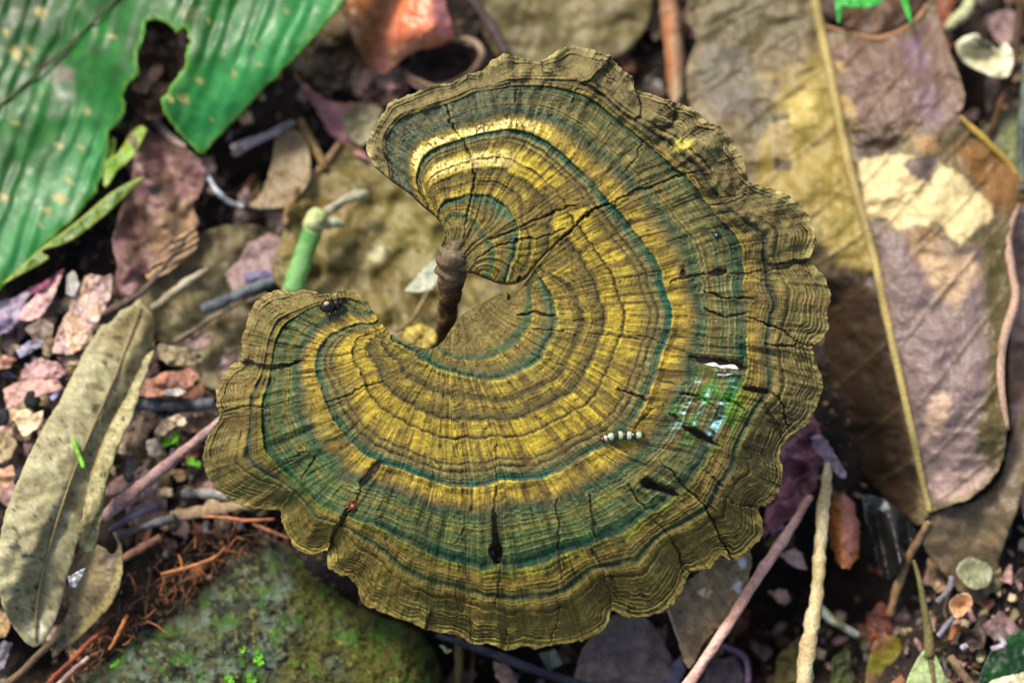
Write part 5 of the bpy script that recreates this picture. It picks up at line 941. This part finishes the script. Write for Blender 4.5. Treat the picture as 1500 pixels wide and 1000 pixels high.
# ------------------------------------------------------------------ creatures on the cap
M_BUG = attr_mat('insect_shell', rough=.18, spec=.6, grain=.2, gscale=3000, bump=.2, bdist=.0001, bscale=2500)
def blob(name, c, ax, rot, col, parent, n=12, m_=8, mat=None):
    V = []; 
    for i in range(m_ + 1):
        th = math.pi * i / m_
        for k in range(n): ph = 2 * math.pi * k / n; V.append((math.sin(th) * math.cos(ph) * ax[0], math.sin(th) * math.sin(ph) * ax[1], math.cos(th) * ax[2]))
    F = [(i * n + k, (i + 1) * n + k, (i + 1) * n + (k + 1) % n, i * n + (k + 1) % n) for i in range(m_) for k in range(n)]
    V = np.array(V) * MPP; o = link(name, mesh_np(name, V, [np.array(F)], np.broadcast_to(lin(col), V.shape)), mat or M_BUG, parent); o.location = [float(v) * MPP for v in c]; o.rotation_euler = (0, 0, rot); return o
def bug(label, x, y, rot, col, L, Wd, cat='beetle', name='beetle', spot=None):
    e = empty(name, px2w(x, y, cap_z(x, y) + .0001)); e.rotation_euler = (0, 0, rot); tag(e, label, cat)
    b = blob('abdomen', (-.15 * L, 0, Wd * .45), (L * .36, Wd * .5, Wd * .42), 0, col, e); blob('thorax', (.24 * L, 0, Wd * .4), (L * .16, Wd * .4, Wd * .34), 0, col, e); blob('head', (.44 * L, 0, Wd * .36), (L * .11, Wd * .26, Wd * .24), 0, col, e)
    if spot: blob('wing_spot', (-.02 * L, Wd * .1, Wd * .36), (L * .12, Wd * .16, Wd * .1), 0, spot, b)
    for sgn in (-1, 1):
        for q in (-.12, .08, .28):
            pts = np.array([(q * L, sgn * Wd * .3, Wd * .35), ((q * 1.6) * L, sgn * Wd * .75, Wd * .55), ((q * 2.0) * L, sgn * Wd * 1.05, .05 * Wd)]) * MPP
            V_, F_, E_ = tube(pts, np.array([1.0, .9, .6]) * MPP, 5, 0, 0); link('leg', mesh_np('leg', V_, [F_, E_], np.broadcast_to(lin(col), V_.shape)), M_BUG, e)
bug('black beetle with a pale spot on the upper edge of the left lobe', 486, 450, .3, (20, 15, 12), 34, 20, spot=(190, 150, 110))
bug('tiny amber brown beetle at the end of a slit in the lower left cap', 516, 741, 2.2, (110, 52, 18), 15, 11)
bug('tiny metallic green insect on the teal zone', 1050, 344, 1.2, (22, 52, 46), 13, 6, cat='insect', name='insect', spot=(150, 190, 220))
lv = empty('larva', px2w(915, 640, cap_z(915, 640))); lv.rotation_euler = (0, 0, .14); tag(lv, 'black and white banded larva on the ochre zone', 'larva')
tt = np.linspace(0, 1, 41); seg_ = np.abs(np.sin(tt * 9 * math.pi)) ** .5
lp = np.stack([(-30 + 60 * tt) * MPP, 2.2 * np.sin(tt * 5) * MPP, (5.2 + 1.2 * np.sin(tt * 9)) * MPP], 1)
lr = (4.4 + 2.2 * np.sin(np.clip(tt * 1.05 + .02, 0, 1) * math.pi) ** .6) * (.84 + .16 * seg_) * (1 - .75 * sst(.94, 1, tt)) * MPP
V_, F_, E_ = tube(lp, lr, 14, .06, 3); t_ = np.append(np.repeat(tt, 14), [0, 1]); bnd = (np.floor(t_ * 9) % 2 == 0) & (t_ > .05)
Cl = np.where(bnd[:, None], lin((40, 44, 34)), lin((166, 180, 142))) * (.55 + .9 * fbm(V_[:, 0] * 5000, V_[:, 1] * 5000, 2, 3))[:, None]
link('body', mesh_np('body', V_, [F_, E_], Cl), M_BUG, lv); blob('head', (-32, 0, 5), (5, 5, 4.6), 0, (70, 30, 20), lv)
for k in range(6):
    for sgn in (-1, 1):
        x_ = -22 + k * 8; V_, F_, E_ = tube(np.array([(x_, sgn * 4, 3.5), (x_ - 1, sgn * 7.5, 3), (x_ - 1.5, sgn * 8.5, .2)]) * MPP, np.array([1.1, .9, .6]) * MPP, 5, 0, 0); link('leg', mesh_np('leg', V_, [F_, E_], np.broadcast_to(lin((60, 56, 40)), V_.shape)), M_BUG, lv)
leaf('leaf_fragment', 'white scrap showing through the widest tear in the cap', 'leaf', [(1026,533),(1046,531),(1056,535),(1070,533),(1082,540),(1066,550),(1034,548)], flat(cap_z(1050,515) - .0016), (236,232,228), (190,186,190), seed=2, step=2, ragged=1)
